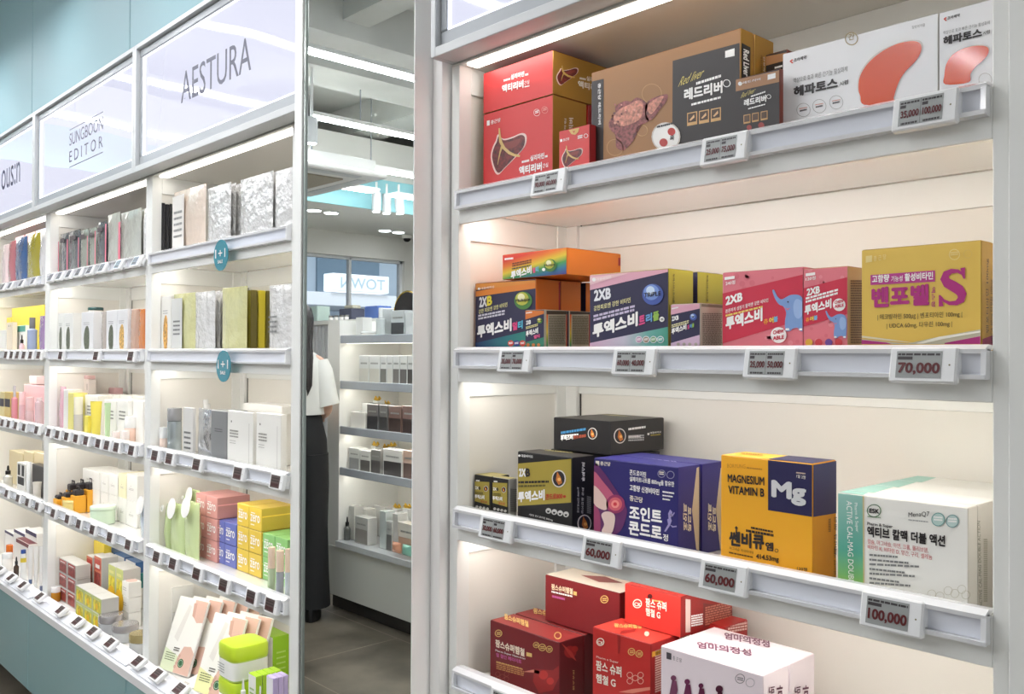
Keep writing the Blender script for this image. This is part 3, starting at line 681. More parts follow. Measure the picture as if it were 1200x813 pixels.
def g4(A):
    A.p([(587, 335), (920, 310), (920, 322), (587, 400)], C(PKP), 1).p([(587, 345), (760, 325), (587, 378)], C((240, 200, 205)), 2)
    A.p([(587, 625), (920, 556), (920, 640), (587, 640)], ramp('pastel_teal', 1, 0, 0, [(0, (206, 168, 196)), (.45, (196, 190, 206)), (.75, (110, 172, 164)), (1, (70, 150, 130))]), 1)
    A.c(606, 355, 8, W_, 3).t('대웅바이오', 617, 361, 680, 350, 11, W_, .0)
    A.t('2XB', 606, 448, 678, 436, 48, C((235, 235, 240)), .05)
    A.t('강한피로엔 강한 비타민', 605, 490, 762, 452, 22, C((240, 232, 170)), .01).ln(604, 532, 780, 488, 10, 2, C((200, 190, 215)))
    dx(A, 600, 606, 793, 552, 60, '트리플', [(226, 80, 140), (110, 170, 220), (150, 190, 80)]); A.c(896, 524, 11, W_, 4).t('정', 890, 530, 902, 527, 10, INK, .02, 5)
    ball(A, 857, 418, 45, 'TRiPLE', TB_)
    for x, c in ((798, (190, 150, 180)), (829, (150, 130, 110)), (860, (120, 170, 120)), (890, (90, 170, 160))): A.c(x, 610, 15, C((226, 226, 230)), 4).c(x, 610, 12, C(c), 5).ln(x-8, 614, x+8, 612, 3, 2, W_, 6)
GG = ramp('olive_gold_foil', 0, -1, 1, [(0, (196, 186, 70)), (.3, (150, 140, 50)), (1, (128, 112, 70))], .3, .35)
T1 = carton('large navy and pink triple carton in the middle shelf row', Z3, 587, 922, 335, LV[1], [NAVY, GG, (226, 196, 200)], g4, lambda A: A.t3('투엑스비 | 트리플', (936, 330), (936, 455), (945, 330), C((70, 70, 40)), .02), xs=1025)
xt = at(530+922/3.636, 315, 1.1).x; y2 = backy(530+1062/3.636, xt)
carton('olive-gold end of a navy carton behind the large triple carton', Z3, 700, 922, 337, LV[1], [NAVY, GG, (226, 196, 200)], None, lambda A: A.t3('투엑스비 | 트리플', (1080, 335), (1080, 450), (1088, 335), C((70, 70, 40)), .02), yf=y2-.01, dep=backy(530+1152/3.636, xt)-y2+.01, like=T1)
def g5(A):
    A.p([(932, 462), (1057, 457), (1057, 478), (932, 505)], C(PKP), 1).p([(932, 625), (1057, 590), (1057, 640), (932, 640)], C((206, 176, 200)), 1)
    A.ln(937, 482, 965, 476, 6, 1, W_).t('2XB', 938, 532, 967, 526, 20, W_, .05).ln(937, 560, 1010, 540, 5, 2, C((226, 220, 170)))
    dx(A, 936, 590, 1000, 568, 26, '트리플', [(226, 80, 140), (110, 170, 220), (150, 190, 80)]); ball(A, 1030, 514, 15, 'T', TB_)
    for x in (965, 990, 1014, 1040): A.c(x, 630, 7, C((170, 160, 150)), 3)
def s5(A): A.p([(1060, 458), (1150, 458), (1150, 476), (1060, 470)], C((120, 112, 96)), 2); A.ln(1064, 632, 1146, 632, 4.2, 21, C((112, 106, 98)), 2, seed=5)
carton('small navy and pink triple carton with silver text side', Z3, 932, 1057, 461, LV[1], [NAVY, SILV, PKP], g5, s5, xs=1153, yf=1.083)
PK, PKD = (226, 122, 134), (206, 44, 72)
def eleph(A, x, y, k):
    b, l_ = C((126, 158, 210)), C((156, 184, 226))
    A.ps([(x+k*a, y+k*c) for a, c in ((0, 0), (6, 12), (14, 26), (28, 36), (46, 28), (62, 20), (84, 18), (102, 24), (112, 40), (116, 60), (112, 150), (96, 154), (90, 144), (70, 148), (62, 156), (44, 154), (42, 120), (46, 88), (36, 64), (20, 56), (6, 38), (-3, 16), (-6, 2))], b, 4)
    A.ps([(x+k*a, y+k*c) for a, c in ((84, 36), (104, 42), (113, 64), (108, 96), (92, 110), (78, 96), (74, 60))], l_, 5)
    A.c(x+k*54, y+k*46, 3*k, INK, 6, 8); A.p([(x+k*a, y+k*c) for a, c in ((40, 66), (52, 72), (64, 68), (52, 78))], C((226, 120, 140)), 6)
    for a in (48, 100): A.p([(x+k*(a-4), y+k*154), (x+k*(a+12), y+k*154), (x+k*(a+10), y+k*146), (x+k*(a-2), y+k*146)], W_, 6)
def g6(A):
    q = random.Random(3)
    for k in range(26): A.c(q.uniform(62, 355), q.uniform(195, 462), q.uniform(6, 12), C(q.choice([(232, 140, 150), (220, 112, 126)])), 1, 10)
    A.p([(55, 272), (362, 200), (362, 370), (55, 462)], C(PKD), 2).p([(64, 210), (102, 205), (102, 216), (64, 221)], W_, 3).t('240정', 68, 242, 104, 236, 15, W_, .02)
    A.t('2XB', 68, 318, 132, 300, 34, W_, .05).t('튼튼하게 성장기 활력엔 강한 비타민', 68, 348, 230, 304, 15, W_, .01).ln(68, 360, 210, 325, 7, 1, C((240, 214, 110)))
    A.t('투엑스비', 68, 412, 208, 376, 50, W_, .055)
    for ch, X, c in (('츄', 212, (240, 150, 60)), ('어', 233, (240, 214, 90)), ('블', 250, (120, 180, 220))): A.t(ch, X, 392-(X-208)*.25, X+17, 389-(X-208)*.25, 22, C(c), .05)
    eleph(A, 252, 258, 1.0); A.c(270, 430, 30, W_, 5, 24).t('CHEW', 249, 428, 291, 422, 15, C(PKD), .04, 6).t('ABLE', 249, 450, 291, 444, 15, C(PKD), .04, 6)
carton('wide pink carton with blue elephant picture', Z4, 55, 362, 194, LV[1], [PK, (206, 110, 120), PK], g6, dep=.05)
def g7(A):
    q = random.Random(5)
    for k in range(20): A.c(q.uniform(368, 526), q.uniform(180, 462), q.uniform(6, 11), C(q.choice([(232, 140, 150), (220, 112, 126)])), 1, 10)
    A.p([(363, 252), (530, 210), (530, 350), (363, 398)], C(PKD), 2).p([(372, 196), (408, 191), (408, 202), (372, 207)], W_, 3).t('120정', 372, 225, 410, 219, 14, W_, .02)
    A.t('2XB', 376, 282, 426, 270, 28, W_, .05).ln(372, 308, 495, 274, 8, 2, W_).t('투엑스비', 368, 356, 470, 328, 38, W_, .055)
    for ch, X, c in (('츄', 372, (240, 150, 60)), ('어', 388, (240, 214, 90)), ('블', 403, (120, 180, 220))): A.t(ch, X, 382-(X-372)*.25, X+14, 379-(X-372)*.25, 18, C(c), .05)
    eleph(A, 452, 338, .66); A.c(500, 315, 24, W_, 5, 24).t('CHEW', 483, 312, 518, 306, 12, C(PKD), .04, 6).t('ABLE', 483, 328, 518, 322, 12, C(PKD), .04, 6)
    for x, c in ((385, (226, 176, 60)), (422, (206, 60, 70)), (460, (110, 70, 150)), (498, (206, 60, 70))): A.c(x, 458, 14, C(c), 4)
carton('narrower pink carton with small blue elephant and tan text side', Z4, 362, 531, 180, LV[1], [PK, (206, 170, 122), (190, 60, 66)], g7, lambda A: A.ln(538, 460, 582, 460, 6, 26, C((120, 88, 60)), 2, seed=8), xs=590)
GY, MAG = (206, 170, 66), (176, 42, 124)
def g8(A):
    gl = C((232, 210, 140))
    A.p([(600, 130), (624, 127), (624, 152), (600, 155)], gl, 2).t('종 근 당', 630, 150, 678, 142, 20, gl, .02).o(937, 124, 21, 3, gl).ln(922, 128, 952, 125, 5, 2, gl).o(988, 122, 17, 3, C((220, 186, 96)))
    A.p([(618, 202), (863, 184), (863, 227), (618, 240)], C((188, 60, 140)), 2).t('고함량', 624, 233, 690, 228, 30, W_, .03).t('기능성', 697, 228, 740, 225, 22, W_, .01).t('활성비타민', 748, 226, 856, 219, 30, W_, .03)
    A.t('벤포벨', 622, 327, 842, 316, 78, C(MAG), .05).t3('엑스정', (850, 246), (850, 322), (864, 246), C(MAG), .02)
    sp = [(974, 214), (968, 198), (950, 187), (926, 187), (906, 198), (900, 216), (910, 232), (932, 244), (954, 258), (966, 276), (962, 296), (944, 308), (918, 309), (896, 299), (884, 282)]
    A.band(sp, [3, 5, 7, 9, 13, 17, 19, 20, 20, 18, 14, 9, 7, 5, 3], C(MAG), 3)
    A.p([(960, 176), (978, 173), (978, 216), (971, 216)], C(MAG), 4).p([(878, 278), (885, 278), (896, 320), (878, 322)], C(MAG), 4)
    A.t('| 메코발라민 500㎍ | 벤포티아민 100mg |', 645, 375, 966, 364, 24, INK, .0).t('| UDCA 60mg, 타우린 100mg |', 680, 408, 928, 400, 24, INK, .0)
    A.p([(585, 445), (680, 455), (760, 462), (860, 440), (1036, 408), (1036, 464), (585, 464)], C((196, 190, 170)), 2).p([(585, 432), (700, 447), (790, 460), (690, 452), (585, 440)], C((222, 214, 190)), 3).p([(585, 448), (680, 458), (700, 464), (585, 464)], C(MAG), 4).p([(900, 460), (1036, 434), (1036, 464), (900, 464)], C(MAG), 4)
    A.p([(790, 462), (880, 436), (1036, 414), (1036, 420), (890, 446), (820, 462)], C((240, 238, 226)), 5)
GYM = mat('gold_satin_card', (226, 190, 88), .4, coat=.3)
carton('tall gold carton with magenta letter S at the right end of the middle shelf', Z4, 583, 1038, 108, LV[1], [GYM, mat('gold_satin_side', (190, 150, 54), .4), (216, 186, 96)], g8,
       lambda A: A.t3('벤포티아민 100mg', (1063, 420), (1062, 140), (1052, 420), INK, 0).t3('UDCA 60mg 타우린 100mg', (1080, 460), (1079, 220), (1068, 460), INK, 0).p([(1040, 445), (1080, 430), (1080, 470), (1040, 470)], C((140, 30, 90)), 1), xs=1081)

# third shelf
OL = (176, 156, 66); OLM = mat('olive_gold_label', OL, .4, metal=.15); BK = (24, 22, 24)
def joint(A, x, y, r): A.c(x, y, r, C((226, 222, 214)), 4, 20, r*1.25).c(x, y, r*.84, C((40, 34, 40)), 5, 20, r*1.08).p([(x-r*.2, y-r), (x+r*.3, y-r*.2), (x+r*.5, y+r*.6), (x, y+r*.9), (x-r*.4, y+r*.2)], C((206, 120, 50)), 6).c(x+r*.1, y+r*.1, r*.25, C((250, 190, 100)), 7, 10)
def hs(A, x, w):
    A.p([(x+2, 372+x*.06), (x+w-4, 375+x*.06), (x+w-4, 470+x*.1), (x+2, 452+x*.1)], OLM, 1).ln(x+8, 372+x*.05, x+24, 373+x*.05, 6, 1, W_)
    A.t('2X', x+5, 405+x*.06, x+20, 407+x*.06, 13, W_, .05).t('B', x+20, 407+x*.06, x+28, 408+x*.06, 13, INK, .05); joint(A, x+w-17, 403+x*.06, 10)
    A.ln(x+5, 424+x*.08, x+38, 427+x*.08, 4, 2, C((90, 80, 30))).t('투엑스비', x+3, 442+x*.09, x+44, 446+x*.09, 18, W_, .04).t('콘드로', x+28, 458+x*.1, x+56, 461+x*.1, 9, C((186, 60, 40)), .02)
    for k in range(4): A.c(x+12+k*15, 474+k*3+x*.12, 6, C((190, 188, 182)), 3)
carton('small black and olive carton nearest the left upright', Z5, 95, 166, 348, LV[2], [BK, (60, 56, 50), (186, 172, 110)], lambda A: hs(A, 95, 68), yf=1.10, dep=.045)
carton('small black and olive carton beside the large black one, text on side', Z5, 171, 241, 358, LV[2], [BK, (196, 192, 184), (186, 172, 110)], lambda A: hs(A, 171, 68), lambda A: A.ln(246, 506, 274, 508, 4, 16, C((120, 116, 110)), 2), yf=1.10, xs=277)
def h1(A):
    A.c(288, 268, 5, W_, 3).t('대웅바이오', 296, 274, 346, 279, 12, W_, .02).p([(281, 302), (508, 282), (507, 468), (281, 482)], OLM, 1)
    A.t('2X', 286, 358, 316, 358, 36, W_, .055).t('B', 314, 358, 334, 358, 36, INK, .055).ln(284, 386, 415, 383, 9, 1, INK).ln(284, 402, 400, 399, 8, 1, C((100, 90, 40))); joint(A, 457, 366, 30)
    A.t('투엑스비', 282, 468, 396, 458, 46, W_, .055).t('콘드로800', 400, 456, 472, 452, 24, C((186, 64, 40)), .04).c(481, 442, 6, C((186, 64, 40)), 4)
    for k in range(4): A.c(412+k*25, 503+k*5, 12, C((206, 204, 200)), 3).p([(406+k*25, 502+k*5), (418+k*25, 502+k*5), (416+k*25, 510+k*5), (408+k*25, 510+k*5)], C(BK), 4)
    A.t('1정당 콘드로이틴 800mg', 330, 524, 430, 548, 10, W_, 0)
def h1s(A):
    A.t3('투엑스비', (548, 376), (549, 296), (562, 378), W_, .03).t3('콘드로이틴 800mg', (528, 510), (530, 402), (538, 512), W_, 0).t3('상어연골 유래', (547, 515), (550, 404), (556, 517), W_, 0).ln(572, 512, 590, 516, 4, 12, C((150, 150, 150)), 2); joint(A, 560, 556, 30)
carton('large black carton with olive label and joint picture', Z5, 280, 512, 250, LV[2], [BK, BK, (58, 54, 50)], h1, h1s, lambda A: A.ln(395, 250, 520, 262, 6, 1, C((150, 140, 90))), xs=606)
xk = at(671, 537, 1.1).x; yk = backy(697, xk)
carton('plain black carton at the back, carrying the flat black carton', Z5, 420, 705, 240, LV[2], [BK, BK, (48, 46, 44)], yf=yk+.035, xs=885)
zk = at(530+420/3.636, 460+240/3.636, yk+.035).z
def h2(A):
    A.ln(465, 176, 572, 160, 10, 1, C((70, 140, 190))).ln(465, 187, 540, 180, 6, 1, W_).t('투엑스비', 464, 206, 516, 199, 22, W_, .05).t('콘드로800', 518, 198, 572, 190, 15, C((196, 90, 60)), .03); joint(A, 600, 174, 20)
def h2s(A):
    joint(A, 711, 184, 26); A.ln(748, 160, 822, 150, 9, 1, W_).ln(748, 192, 800, 188, 8, 1, W_).ln(748, 206, 815, 203, 6, 3, C((190, 190, 190))).c(833, 176, 5, W_, 3).t('대웅바이오', 840, 176, 888, 171, 9, W_, .01).ln(843, 184, 886, 180, 5, 1, OLM)
carton('flat black carton with joint picture lying on top of black cartons', Z5, 433, 674, 105, 0, [BK, (44, 42, 42), (70, 66, 62)], h2, h2s, lambda A: A.p([(610, 92), (700, 95), (760, 103), (680, 100)], C((176, 166, 120)), 1), yf=yk+.028, xs=902, zb=zk+.001)
NV = (38, 32, 104); NV2 = (44, 38, 122)
def h3(A):
    A.ps([(605, 315), (640, 330), (690, 400), (735, 470), (745, 520), (705, 600), (606, 580)], C((96, 40, 96)), 2)
    A.ps([(605, 335), (650, 385), (690, 435), (705, 470), (690, 500), (655, 480), (605, 400)], C((190, 90, 120)), 3).ps([(605, 395), (650, 440), (668, 480), (650, 500), (605, 470)], C((222, 190, 180)), 4)
    A.ps([(638, 520), (660, 505), (690, 515), (696, 545), (680, 600), (640, 592), (650, 560)], C((226, 200, 190)), 4).ps([(605, 480), (630, 510), (632, 590), (606, 585)], C((150, 60, 100)), 3)
    A.c(698, 474, 40, C((150, 50, 96)), 4).c(698, 474, 29, C((214, 96, 110)), 5).c(698, 474, 17, C((240, 150, 140)), 6).c(698, 474, 8, C((214, 60, 70)), 7)
    A.p([(612, 290), (628, 291), (628, 311), (612, 310)], CREAM, 2).t('종근당', 633, 309, 676, 313, 17, CREAM, .02).o(894, 345, 17, 3, C((150, 146, 180))).o(932, 350, 17, 3, C((150, 146, 180))).ln(884, 348, 904, 350, 5, 2, CREAM)
    A.t('콘드로이틴', 758, 350, 828, 362, 24, W_, .02).t('설페이트나트륨 800mg을 함유한', 758, 380, 948, 405, 25, W_, .02).t('고함량 신경비타민', 758, 416, 884, 437, 26, W_, .03)
    A.o(893, 430, 0.1, 0, W_); A.ln(898, 425, 948, 432, 7, 1, W_).ln(898, 440, 942, 446, 6, 1, W_).ln(898, 455, 930, 460, 6, 1, W_)
    A.t('종근당', 758, 460, 814, 470, 24, CREAM, .02).t('조인트', 756, 538, 896, 560, 60, W_, .04).t('콘드로', 754, 603, 896, 630, 58, W_, .04).t('정', 900, 630, 922, 634, 30, W_, .02)
    for pts in ([(905, 590), (922, 560), (918, 540), (932, 530), (938, 545), (930, 565), (912, 592)], [(930, 562), (944, 568), (958, 566), (958, 572), (940, 574)], [(922, 515), (930, 497), (940, 508), (936, 530), (924, 535)], [(938, 520), (948, 508), (944, 500), (950, 512), (940, 530)]): A.p(pts, C((160, 150, 200)), 3)
    A.c(934, 520, 6, C((200, 180, 220)), 3)
def h3s(A, x0=967, x1=1056):
    A.p([(x1-16, 320), (x1-6, 316), (x1-6, 672), (x1-18, 668), (x1-36, 500)], C((206, 190, 164)), 1).p([(x1-6, 316), (x1, 316), (x1, 674), (x1-6, 672)], C((52, 44, 90)), 2)
    A.t3('조인트', (x0+14, 585), (x0+14, 470), (x0+30, 588), CREAM, .04).t3('콘드로', (x0+32, 590), (x0+32, 485), (x0+48, 592), CREAM, .04)
J1 = carton('wide navy carton with glowing knee joint picture', Z5, 605, 962, 278, LV[2], [NV, NV2, (52, 48, 128)], h3, h3s, lambda A: A.ln(740, 272, 960, 300, 5, 2, C((150, 146, 190))), xs=1057)
xj = at(530+962/3.636, 547, 1.1).x; yj = backy(530+1066/3.636, xj)
carton('navy carton end with beige stripe behind the knee joint carton', Z5, 700, 962, 278, LV[2], [NV, NV2, (52, 48, 128)], None, lambda A: h3s(A, 1072, 1158), yf=yj, xs=1160, like=J1)
YL = (240, 172, 36); DN = (36, 32, 78)
def k1(A):
    A.p([(220, 122), (384, 140), (384, 330), (220, 305)], C(DN), 1)
    A.t('BORYUNG', 71, 149, 138, 152, 14, C((196, 140, 40)), 0).ln(142, 152, 200, 158, 5, 1, C((190, 130, 40)))
    A.t('MAGNESIUM', 73, 202, 207, 215, 30, INK, .03).t('VITAMIN B', 75, 244, 207, 257, 30, INK, .03)
    A.t('Mg', 233, 275, 360, 293, 82, C((214, 214, 216)), .05).ln(324, 170, 358, 174, 5, 1, C((214, 190, 170))).t('1일 2정', 325, 186, 358, 192, 13, C((226, 220, 214)), .02)
    A.ln(158, 372, 240, 388, 7, 1, INK).ln(140, 384, 242, 402, 9, 1, INK).t('쎈비큐', 78, 435, 207, 452, 56, INK, .05).t('엠', 211, 452, 240, 456, 32, INK, .04).o(252, 453, 7, 2, INK)
    A.p([(98, 372), (104, 362), (111, 372)], INK, 3).p([(102, 372), (107, 372), (107, 400), (102, 400)], INK, 3)
    A.t('마그네슘 국내최대량', 80, 448, 168, 466, 10, C((90, 60, 20)), 0).ln(78, 462, 166, 480, 5, 1, C((110, 76, 30))).t('414.53mg', 177, 488, 260, 500, 24, INK, .03).t('120정', 327, 524, 364, 530, 13, INK, .02)
def k1s(A): A.p([(382, 140), (468, 122), (468, 316), (382, 330)], C(DN), 1).ln(438, 385, 447, 383, 4, 8, C((120, 80, 20)), 2).t3('쎈비큐 엠정', (458, 470), (458, 330), (468, 470), INK, .0).t3('마그네슘 비타민', (457, 540), (457, 440), (465, 540), INK, 0)
carton('tall yellow carton with navy square and silver letters', Z6, 47, 383, 103, LV[2], [YL, (222, 152, 26), (244, 190, 70)], k1, k1s, lambda A: A.p([(214, 120), (298, 106), (470, 122), (384, 140)], C((46, 42, 84)), 1).ln(120, 102, 200, 108, 5, 1, C((196, 140, 40))), xs=469)
GRN = ramp('mint_lime_print', 0, -1, 1, [(0, (150, 196, 186)), (.55, (84, 166, 146)), (.8, (120, 184, 110)), (1, (176, 206, 60))])
WHT = (238, 236, 230)
def l1(A):
    A.p([(475, 240), (567, 252), (570, 700), (475, 700)], GRN, 1).p([(567, 252), (572, 252), (574, 700), (569, 700)], C((206, 190, 140)), 2)
    A.t3('Pharm & Super', (534, 278), (540, 385), (548, 278), W_, 0).t3('ACTIVE CAL-MAG DOUBLE', (508, 270), (516, 580), (528, 272), W_, .0)
    A.o(609, 307, 24, 3, C((60, 110, 70)), rx=1.1).t('ESK', 592, 315, 628, 318, 17, INK, .04).ln(585, 330, 634, 334, 4, 1, C((120, 150, 110)))
    A.t('MenaQ7', 735, 333, 812, 330, 20, INK, .0).ln(735, 342, 808, 350, 4, 1, C((150, 150, 150))).c(844, 339, 25, C((190, 214, 208)), 2).c(896, 345, 24, C((196, 216, 212)), 2).o(844, 339, 25, 3, C((110, 160, 156))).o(896, 345, 24, 3, C((120, 160, 160))).ln(828, 342, 860, 345, 6, 2, W_).ln(880, 348, 912, 350, 6, 2, W_)
    A.t('Pharm & Super', 584, 362, 678, 374, 14, INK, .02).t('엑티브 칼맥 더블 액션', 584, 402, 870, 440, 40, INK, .04)
    rd = C((196, 66, 74)); A.t('칼슘, 마그네슘, 아연, 크롬, 몰리브덴,', 586, 428, 808, 462, 18, rd, .0).t('비타민 K, 비타민 D, 망간, 구리, 셀레늄', 586, 448, 822, 488, 18, rd, .0)
    for k in range(7): A.ln(592, 472+k*17, 700+(k*37) % 90, 480+k*17+(k*5) % 9, 7, 1, C((130, 130, 130)), seed=k)
    hx = C((196, 190, 170))
    for x, y in ((850, 620), (880, 600), (905, 610), (930, 595), (945, 615), (820, 612)): A.o(x, y, 16, 1.5, hx, 2)
LT = lambda A: (A.p([(475, 241), (567, 252), (872, 180), (800, 172)], C((160, 206, 194)), 1), A.ln(620, 243, 855, 262, 6, 1, C((190, 186, 176))))
L1 = carton('big white carton with mint green left strip at the right end of third shelf', Z6, 475, 952, 241, LV[2], [WHT, (236, 232, 224), WHT], l1, None, LT, xs=985)
for k in range(3):
    carton('white and mint carton %s directly behind the big one' % ('second in line', 'third in line', 'last in line')[k], Z6, 475, 952, 241, LV[2], [WHT, (236, 232, 224), WHT], None,
           (lambda A: (A.t3('ACTIVE CAL-MAG DOUBLE ACTION', (1000, 660), (992, 345), (990, 660), C((140, 140, 120)), 0), A.ln(1006, 640, 1020, 640, 5, 30, C((190, 186, 170)), 2))) if k == 0 else None,
           (lambda A: (A.p([(475, 241), (567, 252), (872, 180), (800, 172)], C((160, 206, 194)), 1), A.ln((700, 770, 830)[k], (220, 199, 181)[k], (905, 960, 1010)[k], (240, 216, 197)[k], 6, 1, C((190, 186, 176))))), yf=1.10+(L1['_d']+.0015)+(.0715+.001)*k, dep=.0715, like=L1)

# bottom shelf in view
RD2, RD3 = (116, 26, 32), (186, 40, 36)
GD = C((224, 184, 110))
def badge(A, x, y, r): A.o(x, y, r, r*.2, GD).ln(x-r*.5, y+r*.4, x+r*.6, y+r*.4, r*.3, 2, GD)
def mol(A, x, y, k, c, l=3):
    for a, b in ((0, 0), (16, -9), (16, 9), (-16, -9), (-16, 9)): A.o(x+a*k, y+b*k, 9*k, 1.5*k, c, l)
def m1(A):
    badge(A, 153, 284, 12); badge(A, 276, 322, 10); badge(A, 296, 330, 12); badge(A, 319, 336, 11)
    A.t('팜스슈퍼헴철', 143, 328, 238, 361, 26, C((240, 222, 200)), .04).p([(244, 345), (262, 350), (262, 362), (244, 358)], GD, 3).t('Pharm Super Hem-Iron', 143, 344, 240, 372, 8, W_, 0).t('철 철인 페리이트', 145, 360, 228, 384, 13, C((196, 90, 150)), .02)
    A.ln(146, 378, 232, 402, 3, 1, GD).ln(146, 400, 236, 424, 4, 4, C((190, 130, 80))); mol(A, 165, 425, .9, C((150, 80, 66)))
    A.p([(232, 410), (268, 402), (300, 412), (296, 420), (262, 412)], C((206, 120, 104)), 2).p([(270, 400), (330, 405), (352, 390), (352, 430), (330, 470), (285, 480), (265, 440)], C((150, 36, 36)), 2).c(300, 420, 15, C((190, 50, 44)), 3).c(322, 440, 12, C((190, 50, 44)), 3)
def m1s(A): A.c(385, 345, 20, C((150, 34, 36)), 1).c(400, 335, 10, C((160, 44, 40)), 2).p([(355, 312), (390, 345), (405, 375), (385, 360)], C((176, 60, 54)), 2).t3('팜스슈퍼', (392, 470), (392, 405), (398, 470), GD, 0)
YM = 1.10
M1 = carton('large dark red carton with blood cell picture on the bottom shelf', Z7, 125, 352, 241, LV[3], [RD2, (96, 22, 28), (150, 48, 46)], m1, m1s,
       lambda A: (A.t('팜스슈퍼헴철', 170, 240, 250, 268, 20, GD, .04), A.o(345, 294, 12, 3, GD)), xs=432)
xm = at(530+352/2.791, 750, YM).x; ym = backy(530+437/2.791, xm)
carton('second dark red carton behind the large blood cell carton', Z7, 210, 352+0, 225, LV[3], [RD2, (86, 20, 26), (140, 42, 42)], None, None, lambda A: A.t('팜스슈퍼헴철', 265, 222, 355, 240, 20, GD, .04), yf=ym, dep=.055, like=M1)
zm = at(530+125/2.791, 640+241/2.791, YM).z
def m2(A):
    A.t('팜스슈퍼헴철', 326, 141, 396, 158, 20, C((240, 214, 180)), .04).p([(398, 146), (409, 149), (409, 161), (398, 158)], GD, 3).ln(326, 150, 395, 166, 5, 1, W_).ln(328, 166, 370, 176, 7, 1, C((196, 90, 150))); badge(A, 499, 173, 13)
carton('flat dark red carton lying on top of the dark red cartons', Z7, 305, 548, 92, 0, [(120, 28, 32), (104, 22, 26), (226, 216, 200)], m2, None, lambda A: A.p([(420, 95), (500, 100), (560, 122), (480, 118)], C((150, 80, 76)), 1), yf=ym+.006, dep=.11, zb=zm+.002)  # near-white top colour paints the shine on the dark red card
def n1(A):
    A.o(486, 312, 13, 3, CREAM).t('CK', 477, 318, 497, 322, 11, CREAM, .03); badge(A, 588, 344, 12); badge(A, 613, 351, 12)
    A.t('Pharm n Super', 473, 366, 545, 385, 9, CREAM, 0).t('팜스 슈퍼', 472, 404, 555, 428, 34, CREAM, .03).t('헴철 G', 472, 444, 536, 462, 30, CREAM, .03)
    mol(A, 600, 430, 1.1, C((236, 190, 170))); A.p([(545, 476), (590, 466), (650, 460), (650, 470), (590, 480)], C((220, 130, 110)), 2)
    A.p([(541, 280), (552, 280), (549, 350), (543, 350)], C((150, 30, 28)), 2)
def n1s(A): A.ln(662, 478, 684, 470, 5, 18, C((240, 206, 190)), 2).p([(652, 345), (684, 335), (684, 352), (652, 362)], C((226, 170, 60)), 2)
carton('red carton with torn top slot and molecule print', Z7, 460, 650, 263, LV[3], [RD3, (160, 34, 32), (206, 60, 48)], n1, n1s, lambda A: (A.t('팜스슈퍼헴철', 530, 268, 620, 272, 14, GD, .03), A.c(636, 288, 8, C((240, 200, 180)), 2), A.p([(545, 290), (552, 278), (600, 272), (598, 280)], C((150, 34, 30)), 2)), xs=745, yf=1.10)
zn = at(530+460/2.791, 640+263/2.791, 1.10).z
xn = at(530+650/2.791, 750, 1.10).x
def n2(A): A.o(607, 187, 15, 3, CREAM).t('CK', 597, 194, 619, 197, 12, CREAM, .03).c(648, 163, 8, C((80, 20, 20)), 3).t('팜스 슈퍼', 634, 197, 702, 213, 30, CREAM, .03).t('헴철 G', 634, 225, 682, 238, 26, CREAM, .03).ln(655, 178, 690, 184, 5, 1, GD)
def n2s(A): A.p([(762, 172), (778, 174), (778, 280), (762, 282)], C((226, 200, 190)), 1).ln(780, 262, 818, 255, 5, 5, W_, 2).p([(820, 185), (915, 200), (915, 245), (820, 265)], C((120, 40, 36)), 1).ln(826, 258, 912, 238, 5, 8, C((196, 120, 100)), 2)
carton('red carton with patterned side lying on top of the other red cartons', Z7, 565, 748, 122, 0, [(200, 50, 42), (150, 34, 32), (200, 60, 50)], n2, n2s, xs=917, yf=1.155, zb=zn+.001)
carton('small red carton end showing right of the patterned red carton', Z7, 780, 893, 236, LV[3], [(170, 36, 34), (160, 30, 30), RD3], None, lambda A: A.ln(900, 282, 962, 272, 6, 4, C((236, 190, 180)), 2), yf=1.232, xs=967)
PW = (240, 226, 231)
def o1(A):
    A.p([(702, 345), (718, 350), (718, 371), (702, 367)], C((80, 74, 80)), 2).t('종 근 당', 723, 371, 752, 380, 14, C((110, 100, 106)), .0).o(943, 432, 16, 2, C((120, 110, 116))).o(976, 445, 15, 2, C((176, 166, 170))).ln(934, 436, 953, 440, 4, 2, C((130, 120, 126)))
    for k, (x, y, r, c) in enumerate(((725, 430, 9, (120, 62, 92)), (770, 442, 9, (110, 40, 80)), (815, 455, 8, (96, 26, 66)), (875, 466, 12, (80, 20, 50)))):
        A.c(x, y, r, C(c), 3).p([(x-4, y+6), (x+10, y+10), (x+14, y+40), (x+6, y+70), (x-16, y+70), (x-10, y+36)], C(c), 3)
def o1s(A, x0=1020): A.t3('임팩타민', (x0+12, 560), (x0+12, 460), (x0+32, 555), C((90, 30, 60)), .03).t3('엄마', (x0+38, 540), (x0+38, 455), (x0+58, 536), C((90, 30, 60)), .03)
O1 = carton('pale pink carton with mother and child silhouettes', Z7, 683, 1017, 325, LV[3], [PW, (238, 224, 228), (244, 234, 238)], o1, o1s,
       lambda A: (A.t('엄마의정성', 800, 335, 980, 362, 22, C((120, 70, 96)), .03), A.ln(830, 320, 960, 340, 5, 1, C((170, 140, 150)))), xs=1101, yf=1.085)
xo = at(530+1017/2.791, 790, 1.085).x; yo = backy(530+1106/2.791, xo)
carton('second pale pink carton directly behind the silhouettes carton', Z7, 780, 1017, 297, LV[3], [PW, (236, 222, 226), (244, 234, 238)], None, lambda A: o1s(A, 1105), lambda A: (A.t('엄마의정성', 890, 305, 1040, 335, 22, C((120, 70, 96)), .03), A.ln(915, 292, 1030, 315, 5, 1, C((170, 140, 150)))), yf=yo, xs=1185, like=O1)

